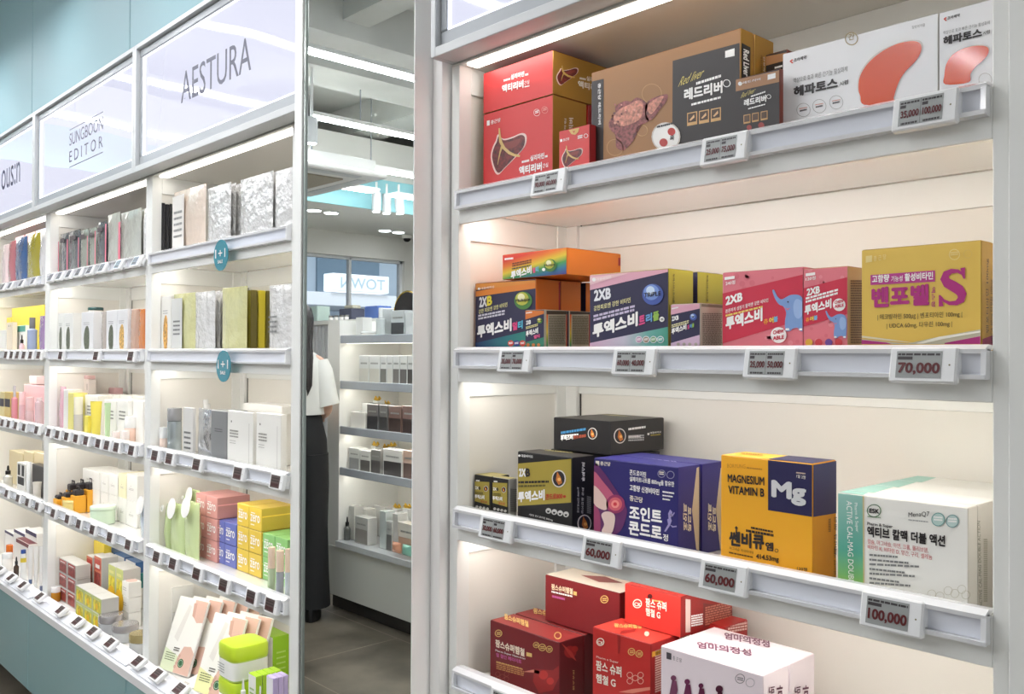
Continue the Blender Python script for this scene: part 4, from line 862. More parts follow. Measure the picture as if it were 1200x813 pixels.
# ------------------------------------------------------------------ electronic price tags
TCASE = mat('tag_case_white', (238, 238, 238), .35); TSCR = mat('tag_screen_grey', (158, 160, 158), .3); TBLK = C((60, 54, 56)); TRED = C((96, 22, 26))
TDRK = mat('tag_screen_dark', (92, 76, 74), .3); TPALE = mat('tag_screen_glare', (196, 200, 214), .08, coat=1)  # pale screen colour holds the white reflection on the tilted tags
def price_tag(label, x0, x1, zc, h, prices, tilt=-.18, yf=1.046, scr=None, group=None, seed=1):
    w = x1-x0; t = tag(empty('price_tag', ((x0+x1)/2, yf, zc)), label, 'price tag', group); t.rotation_euler.x = tilt
    b = MB(); b.box(-w/2, -.006, -h/2, w/2, .005, h/2, TCASE, .002); b.box(-w/2, .0049, -h*.2, w/2, .0125 if tilt > -.9 else .0065, h*.45, TCASE, .001); b.build('case', t)
    b = MB(); f = Face(b, (-w/2, -.006, -h/2), (w, 0, 0), (0, 0, h))
    u0, u1, v0, v1 = .11, .79, .12, .88
    f.rect(u0, v0, u1, v1, scr or TSCR, 0)
    U = lambda a: u0+(u1-u0)*a
    V = lambda a: v0+(v1-v0)*a
    n = len(prices)
    for i, p in enumerate(prices):
        a, e = i/n+.03, (i+1)/n-.03
        f.lines(U(a), V(.84), U(e), V(.97), 1, TBLK, l=1, seed=seed+i)
        f.rect(U(a), V(.68), U(a+(e-a)*(.35 if n == 1 else .3)), V(.8), TBLK, 1)
        f.text(p, U(a+.02), V(.26 if n > 1 else .12), U(e), V(.58 if n > 1 else .58), TRED, .04)
        if n > 1: f.lines(U(a+.04), V(.04), U(e-.02), V(.17), 1, TBLK, l=1, seed=seed+i+9)
        if i: f.rect(U(i/n-.004), V(.02), U(i/n+.004), V(.98), TBLK, 1)
    if not prices:
        q = random.Random(seed); dk = TBLK if (scr or TSCR) is not TDRK else C((52, 40, 40))
        f.lines(U(.08), V(.5), U(.92), V(.92), 2, dk, l=1, seed=seed, fill=.55); f.lines(U(.1), V(.12), U(.9), V(.4), 1, C((70, 24, 26)) if scr is TDRK else dk, l=1, seed=seed+3, fill=.9)
    b.build('screen', t)
    b = MB(); f = Face(b, (-w/2, -.006, -h/2), (w, 0, 0), (0, 0, h)); f.disc(.9, .5, .025, C((120, 110, 60)), 0, 10); b.build('indicator_dot', t)
    return t
G = 'price tags on the medicine bay'
RAILN = ['top', 'second', 'third', 'bottom']
def rt(i, px0, px1, prices, label):
    z = LV[i]+H-.010; py = 0
    x0, x1 = at(px0, 400, 1.04).x, at(px1, 400, 1.04).x
    price_tag(label, x0, x1, z-.003, .041, prices, group=G, seed=px0)
rt(0, 621, 661, ['90,000', '60,000'], 'price tag with two prices under the red liver cartons')
rt(0, 820, 874, ['25,000', '75,000'], 'price tag with two prices under the black title panel of the brown carton')
rt(0, 1045, 1122, ['35,000', '100,000'], 'price tag with two prices under the white cartons with orange shapes')
rt(1, 583, 621, ['35,000', '70,000'], 'price tag with two prices under the navy and orange multi carton')
rt(1, 717, 767, ['60,000', '40,000'], 'price tag with two prices under the large triple carton')
rt(1, 871, 932, ['25,000', '50,000'], 'price tag with two prices under the pink elephant carton')
rt(1, 1042, 1121, ['70,000'], 'price tag reading 70,000 under the gold carton')
rt(2, 562, 600, ['30,000', '60,000'], 'price tag with two prices under the small black and olive cartons')
rt(2, 682, 727, ['60,000'], 'price tag reading 60,000 under the black carton and knee joint carton')
rt(2, 820, 875, ['60,000'], 'price tag reading 60,000 under the yellow carton')
rt(2, 1008, 1081, ['100,000'], 'price tag reading 100,000 under the mint and white carton')
rt(3, 575, 612, ['40,000'], 'price tag cut by the bottom of the picture, under the dark red carton')

# ------------------------------------------------------------------ goods of the cosmetics wall
def film(name, c, strength=.6, sc=22, metal=0, rough=.16): return mat(name, c, rough, metal, coat=.8, bump=strength, bscale=sc)
FILM_W = film('white_film_wrap', (212, 211, 210), 1.0, 34); FILM_P = film('peach_film_wrap', (226, 208, 192), .4); FILM_S = film('silver_foil', (206, 208, 212), .7, 26, .8)
FILM_O = film('olive_film_wrap', (206, 204, 150)); FILM_OR = film('orange_pouch_film', (206, 120, 50), .5, 16); FILM_CL = film('smoky_pouch_film', (176, 166, 158), .6)
PICC = C((150, 148, 150))
def root(name, loc, label, cat, group=None, rz=0): return tag(empty(name, loc, rz), label, cat, group)
def done(b, name, loc, label, cat, group=None, rz=0):
    o = b.build(name); o.location = loc; o.rotation_euler.z = rz; return tag(o, label, cat, group)
def k_box(loc, w, d, h, label, c=WHT, cs=None, ct=None, art=None, sart=None, group=None, name='cosmetic_box', cat='cosmetic box', rz=0, rough=.4):
    b = MB(); m = c if not isinstance(c, tuple) else C(c, rough); ms = m if cs is None else (cs if not isinstance(cs, tuple) else C(cs, rough)); mt = m if ct is None else C(ct, rough)
    b.box(-w/2, -d/2, 0, w/2, d/2, h, ms, .0012); e = .0012
    f = Face(b, (-w/2+e, -d/2, e), (w-2*e, 0, 0), (0, 0, h-2*e)); f.rect(0, 0, 1, 1, m, -.5)
    if art: art(f)
    g = Face(b, (w/2, -d/2+e, e), (0, d-2*e, 0), (0, 0, h-2*e))
    if sart: sart(g)
    t = Face(b, (-w/2+e, -d/2+e, h), (w-2*e, 0, 0), (0, d-2*e, 0)); t.rect(0, 0, 1, 1, mt, -.5)
    return done(b, name, loc, label, cat, group, rz)
def k_pouch(loc, w, d, h, label, m=None, group=None, lab=None, hang=None, seed=1, cat='pouch', name='sheet_mask_pack', rz=0, seal=True, lean=0, printed=None, side=None):
    q = random.Random(seed); m = m or FILM_W; nx, nz = 9, 14; t = root(name, loc, label, cat, group, rz)
    ph = [q.uniform(0, 6.28) for _ in range(6)]
    def bulge(u, v): return (math.sin(math.pi*min(1, max(0, u)))**.45)*(math.sin(math.pi*min(1, max(0, v*.97+.015)))**.35)
    def pt(i, k, s):
        u, v = i/nx, k/nz
        wob = .06*math.sin(7*u+ph[0]+3*v)+.07*math.sin(11*v+ph[1]-4*u)+.05*math.sin(17*u+9*v+ph[2])
        y = s*d*.5*(bulge(u, v)*(.93+wob)+.03)
        return ((u-.5)*w*(1-.02*math.sin(3.1*v)), y+lean*v*h, v*h*(1+.006*math.sin(5*u+ph[3])))
    vs = []; fs = []
    for s_ in (-1, 1):
        o = len(vs); vs += [pt(i, k, s_) for k in range(nz+1) for i in range(nx+1)]
        for k in range(nz):
            for i in range(nx):
                a = o+k*(nx+1)+i; f = (a, a+1, a+nx+2, a+nx+1); fs.append(f if s_ < 0 else f[::-1])
    n = (nx+1)*(nz+1)
    edge = [i for i in range(nx+1)]+[k*(nx+1)+nx for k in range(1, nz+1)]+[nz*(nx+1)+i for i in range(nx-1, -1, -1)]+[k*(nx+1) for k in range(nz-1, 0, -1)]
    for a, b_ in zip(edge, edge[1:]+edge[:1]): fs.append((a, a+n, b_+n, b_))
    b = MB(); b.add(vs, fs, m, True); b.build('film', t)
    if seal:
        b = MB(); b.box(-w/2*.99, -.0012, h*.96, w/2*.99, .0012, h*1.015, m, .0004)
        if lean: b.v = [v+Vector((0, lean*h, 0)) for v in b.v]
        b.build('top_seal', t)
    if lab:
        b = MB(); f = Face(b, (-w/2*.9, -d*.5-.0035, h*.06), (w*.9, lean*h*0, 0), (0, lean*h*.88, h*.88)); lab(f); b.build('insert_card', t)
    if hang:
        b = MB(); r = min(.027, w*.36); b.lathe([(r, -.0008), (r, .0008)], W_, n=22, sy=1.12, rot=Matrix.Rotation(math.radians(80), 3, 'X'))
        f = Face(b, (-r*.7, -.0012, -r*.6), (2*r*.7, 0, 0), (0, r*.2, r*1.2)); f.lines(.1, .15, .9, .85, 4, C((170, 190, 170)), seed=seed); b.v = [v+Vector((0, -d*.55-.006, h*hang)) for v in b.v]; b.build('hang_tag', t)
    return t
def k_bottle(loc, w, d, h, label, c=(220, 180, 190), cap=(235, 235, 235), caph=.25, capw=.8, metal=0, group=None, name='lotion_bottle', cat='bottle', sq=1, lab=None, shoulder=.06, neck=.3):
    t = root(name, loc, label, cat, group); r = w/2; hb = h*(1-caph); m = c if not isinstance(c, tuple) else mat('bottle_%02x%02x%02x_%d' % (*c, metal*10), c, .18, metal, coat=.6)
    mc = cap if not isinstance(cap, tuple) else mat('cap_%02x%02x%02x' % cap, cap, .25, coat=.3); sh = hb*shoulder
    b = MB(); b.lathe([(r*.9, 0), (r, .003), (r, hb-sh), (r*capw*.9, hb-.001), (r*capw*.8, hb)], m)
    if lab: lab(b, r, hb)
    b.build('bottle_body', t)
    rc = r*capw; b = MB(); b.lathe([(rc*.97, hb), (rc, hb+.002), (rc, h-.003), (rc*.94, h)], mc); b.build('cap', t)
    return t
def k_jar(loc, w, h, label, c=(240, 236, 230), lid=(240, 240, 238), lidh=.4, group=None, lidm=None, bm=None, name='cream_jar', art=None):
    t = root(name, loc, label, 'jar', group); r = w/2; hb = h*(1-lidh)
    b = MB(); b.lathe([(r*.88, 0), (r*.97, h*.04), (r*.97, hb-.002), (r*.9, hb)], bm or C(c, .2, coat=.5), n=32)
    if art: art(b, r, hb)
    b.build('jar_body', t)
    b = MB(); b.lathe([(r*.98, hb), (r, hb+.002), (r, h-.004), (r*.95, h), (0, h+.0005)], lidm or C(lid, .25, coat=.4), n=32); b.build('lid', t)
    return t
def k_tube(loc, w, h, label, c=(236, 220, 110), cap=(240, 240, 240), caph=.12, down=True, group=None, name='squeeze_tube', band=None):
    """down: cap at the bottom, crimp on top"""
    t = root(name, loc, label, 'tube', group, math.radians(58)); r = w*.36; n = 20; rings = []
    m = C(c, .25, coat=.3); z0 = h*caph
    for k in range(7):
        v = k/6; rx = r+(w/2-r)*v; ry = r*(1-v)**.8+.0012
        rings.append([Vector((rx*math.cos(2*math.pi*i/n), ry*math.sin(2*math.pi*i/n), z0+v*(h-z0))) for i in range(n)])
    b = MB(); b.loft(rings, m); b.box(-w/2, -.0016, h-.008, w/2, .0016, h, m, .0004)
    if band: b.loft([[p*1 + Vector((p.x*.012, p.y*.012, 0)) for p in rings[k]] for k in (1, 2)], C(band, .3), False)
    if not down: b.v = [Vector((v.x, v.y, h-v.z)) for v in b.v]
    b.build('tube_body', t)
    b = MB(); b.lathe([(r*.92, 0), (r*.96, .002), (r*.96, z0)], C(cap, .3)); 
    if not down: b.v = [Vector((v.x, v.y, h-v.z)) for v in b.v]
    b.build('cap', t); return t
def k_drop(loc, w, h, label, c=(60, 50, 44), cap=(24, 22, 24), group=None):
    t = root('dropper_bottle', loc, label, 'bottle', group); r = w/2
    b = MB(); b.lathe([(r*.92, 0), (r, .002), (r, h*.5), (r*.5, h*.58), (r*.42, h*.62)], C(c, .12, coat=.6)); b.build('bottle_body', t)
    b = MB(); b.lathe([(r*.55, h*.6), (r*.58, h*.61), (r*.58, h*.76), (r*.3, h*.78), (r*.26, h*.9), (r*.2, h*.97), (.0001, h)], C(cap, .3)); b.build('dropper', t)
    return t
ON = ['top', 'second', 'middle', 'fourth', 'bottom']; BN = {'A': 'near', 'B': 'middle', 'C': 'far'}
SZ = [L+H-SURF+.0008 for L in LV[:4]]+[LV[4]+H-.0192]
LIM = {'A': (-2.733, -1.893), 'B': (-3.73, -2.78), 'C': (-4.74, -3.79)}
def spot_of(bay, i, pl, pr, pt, yf=1.09, pb=None, ps=None, dep=.05):
    """front edges pl..pr and top pt as seen; ps: far end of the visible right side"""
    z = SZ[i]
    if pb: yf = on(pl, pb, z).y
    a = at(pl, pt, yf); x1 = at(pr, pt, yf).x; lo, hi = LIM[bay]
    x0 = max(a.x, lo+.001); x1 = min(x1, hi-.001)
    if ps: dep = max(.01, backy(ps, x1)-yf)
    dep = min(dep, YB-.04-yf)
    return Vector(((x0+x1)/2, yf+dep/2, z)), x1-x0, dep, a.z-z
def cyl_of(bay, i, pl, pr, pt, yf=1.088):
    r = _ray((pl+pr)/2, 410); r_ = Vector((r.x, r.y)); cs = 1/(1+((pl+pr-1200)/2/FPX)**2)**.5
    w = (pr-pl)*(yf/r.y)/FPX*cs; yc = yf+w/2; w = (pr-pl)*(yc/r.y)/FPX*cs
    p = at((pl+pr)/2, pt, yc); lo, hi = LIM[bay]
    return Vector((min(max(p.x, lo+w/2+.002), hi-w/2-.002), yc, SZ[i])), w, w, p.z-SZ[i]
def where(bay, i): return ' on %s bay %s shelf' % (BN[bay], ON[i])
def gp(bay, i, what): return '%s on the %s shelf, %s cosmetics bay' % (what, ON[i], BN[bay])
def box(bay, i, pl, pr, pt, label, yf=1.09, pb=None, ps=None, dep=.05, stack=1, rows=0, gap=.002, **k):
    loc, w, d, h = spot_of(bay, i, pl, pr, pt, yf, pb, ps, dep)
    return k_box(loc, w, d, h, label+where(bay, i), **k), (loc, w, d, h)
def pouch(bay, i, pl, pr, pt, label, yf=1.09, pb=None, dep=.014, rows=0, step=.013, rl=None, **k):
    loc, w, d, h = spot_of(bay, i, pl, pr, pt, yf, pb, None, dep)
    g = gp(bay, i, 'packs standing in rows') if rows else None
    t = k_pouch(loc, w, d, h, label+where(bay, i), group=g, **k)
    for r in range(rows):
        c = copy_tree(t, loc+Vector((0, (r+1)*step, 0))); c['label'] = (rl or label+', packs lined up behind the front one')+where(bay, i); c['group'] = g
        for ch in list(c.children):
            if ch.name.startswith('insert_card') or ch.name.startswith('hang_tag'): bpy.data.objects.remove(ch)
    return t
def small(f, c=(120, 118, 116), n=3, u0=.2, u1=.8, v0=.55, v1=.8, seed=1): f.lines(u0, v0, u1, v1, n, C(c), seed=seed, fill=.4)

# --- near bay, top shelf
DKP = film('black_pack_film', (44, 44, 50), .4)
loc, w, d, h = spot_of('A', 0, 184, 188.5, 239, 1.088)
for k in range(5):
    k_box(Vector((loc.x, 1.094+.0128*k, loc.z)), w, .0118, h*(1-.012*(k % 2)), 'narrow black foil pack at the left end, %s of five' % ('front', 'second', 'third', 'fourth', 'last')[k]+where('A', 0), c=DKP, cs=DKP, ct=(40, 40, 44), group=gp('A', 0, 'narrow black packs'), name='sheet_mask_pack', cat='mask pack')
card = lambda f: (f.rect(0, 0, .42, 1, C((236, 232, 226)), 0), small(f, (150, 148, 146), 5, .06, .36, .3, .8))
pouch('A', 0, 202, 239, 227, 'peach-white wrapped mask pack with printed white strip', m=FILM_P, lab=card, seed=3)
pouch('A', 0, 241, 268, 222, 'clear wrapped white mask pack with dark stack behind', m=FILM_W, rows=5, step=.014, seed=4, rl='wrapped mask pack lined up behind the clear front one')
pouch('A', 0, 279.5, 317.5, 212, 'wide clear wrapped white mask pack, second from the right', m=FILM_W, rows=1, seed=5, rl='wrapped mask pack behind the wide clear one')
pouch('A', 0, 320, 341, 202, 'clear wrapped white mask pack beside the mirror', m=FILM_W, rows=1, seed=6, rl='wrapped mask pack behind the one beside the mirror')
# --- near bay, second shelf
def drop(c): return lambda f: (f.poly([(.5+.28*math.cos(a)*(.7+.3*math.sin(a*.5)), .4+.3*math.sin(a)) for a in [2*math.pi*k/14 for k in range(14)]], mat('print_pic_%02x%02x%02x' % c, c, .5, vary=.35, bscale=140), 1), f.lines(.2, .72, .7, .8, 2, PICC, seed=2, fill=.3))
box('A', 1, 184, 200.5, 348, 'white card pack with orange drop picture', art=drop((220, 160, 80)), c=(234, 232, 226))
pouch('A', 1, 201.5, 227, 346, 'white pack with grey printed card and olive edge', m=FILM_O, lab=lambda f: (f.rect(0, 0, .55, 1, C((214, 214, 210)), 0), small(f, (110, 110, 110), 4, .1, .45, .35, .65)), seed=8)
pouch('A', 1, 226.5, 250, 344, 'crinkled white and olive pack, second in the row', m=FILM_W, rows=4, step=.014, seed=9, rl='olive pack lined up behind the second crinkled pack')
pouch('A', 1, 258, 287, 339, 'crinkled wide white and olive pack, third in the row', m=FILM_O, seed=10)
loc, w, d, h = spot_of('A', 1, 258, 287, 341, 1.09, None, None, .014)
for k in range(6):
    k_box(loc+Vector((0, .020+.0225*k, 0)), w*.98, .019, h*.985, ('olive' if k % 2 else 'yellow-olive')+' flat pack, %s one behind the third crinkled pack' % ('first', 'second', 'third', 'fourth', 'fifth', 'sixth')[k]+where('A', 1), c=((150, 140, 50), (196, 180, 66))[k % 2], cs=((96, 86, 30), (190, 172, 40))[k % 2], group=gp('A', 1, 'flat olive packs'), name='sheet_mask_pack', cat='mask pack')
pouch('A', 1, 313, 341, 336, 'crinkled white and olive pack beside the mirror', m=FILM_W, seed=11, lab=lambda f: small(f, (110, 110, 110), 4, .1, .5, .35, .65))
# --- near bay, middle shelf
k_bottle(*cyl_of('A', 2, 196, 213.5, 478), 'silver bottle with chrome cap' + where('A', 2), c=(178, 188, 192), cap=(150, 150, 152), metal=.5, caph=.27, capw=1, shoulder=.01)
box('A', 2, 214.5, 226, 477, 'narrow grey-white box with fine print', c=(214, 212, 208), art=lambda f: small(f, (100, 100, 100), 4, .15, .85, .2, .6), ps=229)
pouch('A', 2, 227.5, 246.5, 479, 'shiny silver foil pouch', m=FILM_S, seed=13, dep=.03)
box('A', 2, 247.5, 266, 480, 'grey satin box beside the white boxes', c=mat('grey_satin_card', (150, 152, 154), .3, metal=.4), art=lambda f: small(f, (90, 90, 92), 2, .25, .75, .62, .7), dep=.06)
def wb(f): f.disc(.16, .82, .02, C((90, 86, 80)), 1, 8); f.lines(.1, .55, .45, .7, 3, C((150, 146, 140)), seed=3, fill=.5); f.lines(.1, .44, .35, .52, 2, C((180, 176, 170)), seed=5, fill=.3); f.rect(.86, .05, .88, .82, C((206, 202, 196)), 1)
box('A', 2, 266.8, 296.5, 480.5, 'left one of two big white serum boxes', art=wb, ps=301.5, rough=.3)
box('A', 2, 300.5, 329.5, 483, 'right one of two big white serum boxes', art=wb, ps=337, rough=.3)
a, q = box('A', 2, 304, 330, 482, 'white box standing at the back behind the right serum box', yf=1.22, dep=.04)
k_box(Vector((q[0].x, q[0].y-.01, q[0].z+q[3]+.001)), .22, .07, .022, 'flat white box lying across the boxes at the back'+where('A', 2))
for k, (l, r, t_) in enumerate(((184, 190, 463), (190.5, 197, 470), (198.5, 206, 470), (207, 215, 470))):
    loc, w, d, h = cyl_of('A', 2, l, r, t_, 1.22)
    k_jar(loc, w, h, 'white jar %s in the back row behind the silver bottle' % ('leftmost', 'second', 'third', 'rightmost')[k]+where('A', 2), group=gp('A', 2, 'white jars at the back'), lidh=.25)
loc, w, d, h = cyl_of('A', 2, 184, 195.5, 500, 1.082)
k_jar(loc, w, h, 'small peach jar beside the left upright'+where('A', 2), c=(236, 214, 200))
# --- near bay, fourth shelf: lime pouches with round tags, and the cartons in four colours
LIMEP = film('lime_pouch_film', (208, 224, 168), .25, 14, 0, .25)
for k, (l, r, t_, yf) in enumerate(((184.5, 195, 589, 1.10), (196, 211.5, 589, 1.10), (213, 228, 587, 1.10), (206, 212, 578, 1.16), (209.5, 218, 576, 1.165), (219, 229, 574, 1.17))):
    loc, w, d, h = spot_of('A', 3, l, r, t_, yf, None, None, .03)
    k_pouch(loc, w, .03, h, 'lime refill pouch with white tag, %s' % ('first of the front three', 'second of the front three', 'third of the front three', 'back left', 'back middle', 'back right')[k]+where('A', 3), m=LIMEP, hang=.93, seed=20+k, group=gp('A', 3, 'lime refill pouches'), name='refill_pouch')
def zero(f): f.text('zero', .12, .34, .88, .68, W_, .012).lines(.16, .72, .5, .80, 1, W_, seed=2).lines(.14, .18, .45, .26, 1, W_, seed=4)
def zstack(l, m_, r, pb, hh, n, c, cn, skip=(), top=None, cs=None, wide=0):
    z = SZ[3]; p0 = on(l, pb, z); yf = p0.y; xs_ = [p0.x, at(m_, pb, yf).x, at(r, pb, yf).x]
    for row in range(n):
        for k in (0, 1):
            if (row, k) in skip: continue
            x0, x1 = xs_[k]+.0006, xs_[k+1]-.0006
            ord_ = ('bottom', 'middle' if n == 3 else 'top', 'top')[row]
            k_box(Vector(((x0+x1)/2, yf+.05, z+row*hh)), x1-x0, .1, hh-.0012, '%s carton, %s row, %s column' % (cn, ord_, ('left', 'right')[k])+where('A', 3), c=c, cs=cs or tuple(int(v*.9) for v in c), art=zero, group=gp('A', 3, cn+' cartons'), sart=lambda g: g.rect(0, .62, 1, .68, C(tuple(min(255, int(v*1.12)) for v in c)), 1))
    return xs_, yf
HH = .062
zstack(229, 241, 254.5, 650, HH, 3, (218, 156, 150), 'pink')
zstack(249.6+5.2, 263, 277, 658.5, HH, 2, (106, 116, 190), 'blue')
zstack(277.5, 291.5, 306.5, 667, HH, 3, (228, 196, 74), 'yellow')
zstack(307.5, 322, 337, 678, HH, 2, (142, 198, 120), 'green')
for k, (l, r, t_, c) in enumerate(((314, 323, 641, (196, 214, 176)), (323.5, 333, 645, (168, 172, 180)), (334, 341, 643, (206, 214, 220)))):
    loc, w, d, h = cyl_of('A', 3, l, r, t_, 1.079)
    k_bottle(loc, w, d, h, 'small bottle with peach cap, %s' % ('pale green body', 'grey body', 'beside the mirror')[k]+where('A', 3), c=c, cap=(238, 214, 192), caph=.42, capw=1, shoulder=.01)
# --- near bay, bottom shelf
loc, w, d, h = spot_of('A', 4, 186, 201, 681, 1.13, None, 228)
for k in range(3):
    k_box(loc+Vector((0, 0, k*h/3)), w, d, h/3-.001, 'tall white carton stack at back left, %s carton' % ('lowest', 'middle', 'topmost')[k]+where('A', 4), art=lambda f: small(f, (190, 186, 180), 3), sart=lambda f: f.lines(.1, .2, .9, .8, 4, C((206, 202, 196)), seed=4, fill=.4), group=gp('A', 4, 'stacked white cartons'))
SKIN_ = C((222, 184, 166)); SK2 = C((206, 164, 146))
def foot(yel):
    def art(f):
        f.rect(0, 0, 1, 1, C((240, 238, 230)), -.4)
        f.poly([(0, 0), (.55, 0), (.5, .22), (0, .3)], C((222, 230, 196) if not yel else (238, 236, 176)), 1)
        f.poly([(.48, 0), (1, 0), (1, .3), (.85, .38), (.62, .36), (.5, .2)], SKIN_, 2).poly([(.58, 1), (.62, .78), (.8, .7), (1, .72), (1, 1)], SKIN_, 1).poly([(.55, .95), (.6, .78), (.7, .75), (.66, .96)], SK2, 2)
        f.poly([(.2, .45), (.4, .92), (.52, .9), (.36, .4)], C((226, 222, 214)), 1)
        f.disc(.66, .14, .06, C((46, 96, 60)), 3, 14).ring(.66, .14, .045, .008, C((180, 206, 180)), 4, 14)
        f.lines(.08, .14, .42, .26, 4, C((110, 120, 80)), seed=2, fill=.4).lines(.3, .28, .5, .34, 2, C((70, 60, 50)), seed=6, fill=.5)
        for k in range(4): f.disc(.5+.02*k, .08+.05*k, .025, SK2, 3, 8)
    return art
def foot_pack(x, y, z, w, h, lean, rz, label, yel, group):
    t = root('foot_mask_pack', (x, y, z), label, 'mask pack', group, rz)
    b = MB(); b.box(-w/2, -.004, 0, w/2, .004, h, C((240, 238, 232)), .002); b.v = [Matrix.Rotation(lean, 3, 'X') @ v for v in b.v]; b.build('envelope', t)
    b = MB(); f = Face(b, Matrix.Rotation(lean, 3, 'X') @ Vector((-w/2+.002, -.0045, .002)), (w-.004, 0, 0), Matrix.Rotation(lean, 3, 'X') @ Vector((0, 0, h-.004))); foot(yel)(f); b.build('front_print', t)
    return t
zb = SZ[4]; RZ_ = math.radians(14)
for k in range(5):
    foot_pack(-2.63+.026*k, 1.096+.03*k, zb+.002, .135, .215, math.radians(-20), RZ_, 'foot mask pack with green corner, %s' % ('front of the leaning row', 'second in the leaning row', 'third in the leaning row', 'fourth in the leaning row', 'last in the leaning row')[k]+where('A', 4), False, gp('A', 4, 'foot mask packs leaning'))
for k in range(3):
    foot_pack(-2.39+.018*k, 1.096+.03*k, zb+.002, .135, .215, math.radians(-20), RZ_, 'foot mask pack with yellow corner, %s' % ('front of its row', 'second of its row', 'third of its row', 'last of its row')[k]+where('A', 4), True, gp('A', 4, 'yellow-cornered foot mask packs'))
b = MB(); vs = [(-.036, -.018, .002), (.024, -.02, .003), (.05, -.006, .012), (.045, .03, .06), (.018, .018, .036), (-.012, .0, .015)]
b.add([Vector(v) for v in vs]+[Vector(v)+Vector((0, .003, .002)) for v in vs], [(0, 1, 5), (1, 2, 4, 5), (2, 3, 4), (11, 7, 6), (11, 10, 8, 7), (10, 9, 8)]+[(k, (k+1) % 6+0, (k+1) % 6+6, k+6)[::-1] for k in range(6)], C((236, 230, 222)))
f = Face(b, (-.012, -.012, .0085), (.036, -.002, .004), (.012, .009, .012)); f.text('FOOT CARE', .0, .0, 1, .5, C((150, 140, 130)), .01)
done(b, 'foot_mask_sheet', (-2.503, 1.086, zb), 'unfolded white sample foot mask lying between the two rows'+where('A', 4), 'mask')
LIME = (196, 222, 50)
def limejar(loc, w, h, label):
    t = root('pad_jar', loc, label, 'jar', gp('A', 4, 'lime pad jars')); r = w/2
    def sq(s, z): return [Vector((s*r*math.copysign(abs(math.cos(a))**.42, math.cos(a)), s*r*math.copysign(abs(math.sin(a))**.42, math.sin(a)), z)) for a in [2*math.pi*k/32 for k in range(32)]]
    b = MB(); b.loft([sq(.93, 0), sq(.97, .004), sq(.97, h*.6)], C((206, 226, 120), .2, coat=.4)); b.build('jar_body', t)
    b = MB(); b.loft([sq(.978, h*.06), sq(.978, h*.56)], C((244, 244, 238)), False); f = Face(b, (-r*.8, -r*.982, h*.1), (1.6*r, 0, 0), (0, 0, h*.42)); f.lines(.05, .2, .5, .9, 4, C((150, 150, 146)), seed=3, fill=.35); b.build('label', t)
    b = MB(); b.loft([sq(.99, h*.6), sq(1, h*.63), sq(1, h*.93), sq(.95, h*.99), sq(.7, h), sq(.001, h)], C(LIME, .3, coat=.2)); b.build('lid', t)
    return t
LJ, w, d, h = cyl_of('A', 4, 261, 310, 750, 1.07); h /= 2
limejar(LJ, w, h-.0005, 'lower square lime pad jar of the stack of two'+where('A', 4)); limejar(LJ+Vector((0, 0, h)), w, h, 'upper square lime pad jar with bright lime lid'+where('A', 4))
box('A', 4, 301, 320, 738, 'tall white and lime carton behind the pad jars', yf=1.235, ps=341, c=(238, 238, 230), cs=(150, 200, 20), ct=(176, 220, 40), sart=lambda f: f.lines(.2, .3, .8, .8, 5, C((196, 224, 110)), seed=4, fill=.3))
loc, w, d, h = spot_of('A', 4, 291, 300, 788, 1.085, None, 333)
d = min(d, .115)
for k in range(4):
    k_box(Vector((loc.x, 1.085+d/4*(k+.5), zb)), w, d/4-.001, h, 'small lime and white carton, %s of a row of four' % ('front', 'second', 'third', 'last')[k]+where('A', 4), c=(240, 240, 232), cs=(170, 212, 40), ct=(176, 216, 60), art=lambda f: small(f, (150, 180, 90), 3), group=gp('A', 4, 'small lime cartons'))
loc, w, d, h = spot_of('A', 4, 312, 320, 791, 1.08, None, 341)
for k in range(3):
    k_box(Vector((loc.x, 1.08+d/3*(k+.5), zb)), w, d/3-.001, h, 'small lilac and white carton, %s of three' % ('front', 'middle', 'last')[k]+where('A', 4), c=(238, 236, 240), cs=(186, 170, 214), ct=(190, 176, 216), group=gp('A', 4, 'small lilac cartons'))
loc, w, d, h = cyl_of('A', 4, 280, 290, 795, 1.058); k_drop(loc, w, h, 'lime dropper bottle before the pad jars'+where('A', 4), LIME, (244, 244, 236))
loc, w, d, h = cyl_of('A', 4, 301, 309, 803, 1.056); k_drop(loc, w, h, 'lilac dropper bottle before the small cartons'+where('A', 4), (190, 176, 216), (240, 238, 244))

# round promotion discs on the rails
def disc(px, py, label):
    p = at(px, py, 1.035); t = root('promotion_disc', p, label, 'promotion sign', '1+1 discs on the near bay'); r = .040
    rx = Matrix.Rotation(math.radians(90), 3, 'X'); b = MB(); b.lathe([(r, -.0012), (r, .0012)], mat('teal_acrylic', (52, 138, 156), .25, coat=.5), n=36, rot=rx); b.build('disc', t)
    b = MB(); f = Face(b, (-r, -.0012, -r), (2*r, 0, 0), (0, 0, 2*r)); f.text('1+1', .14, .42, .86, .70, W_, .0).text('SALE', .32, .24, .68, .35, W_, .02); b.build('lettering', t)
    b = MB(); b.box(-.006, .0012, -.004, .006, .012, .01, CLEAR); b.build('clip', t)
disc(259, 299, 'round teal 1+1 disc on the rail of the near bay top shelf'); disc(262, 429, 'round teal 1+1 disc on the rail of the near bay second shelf')

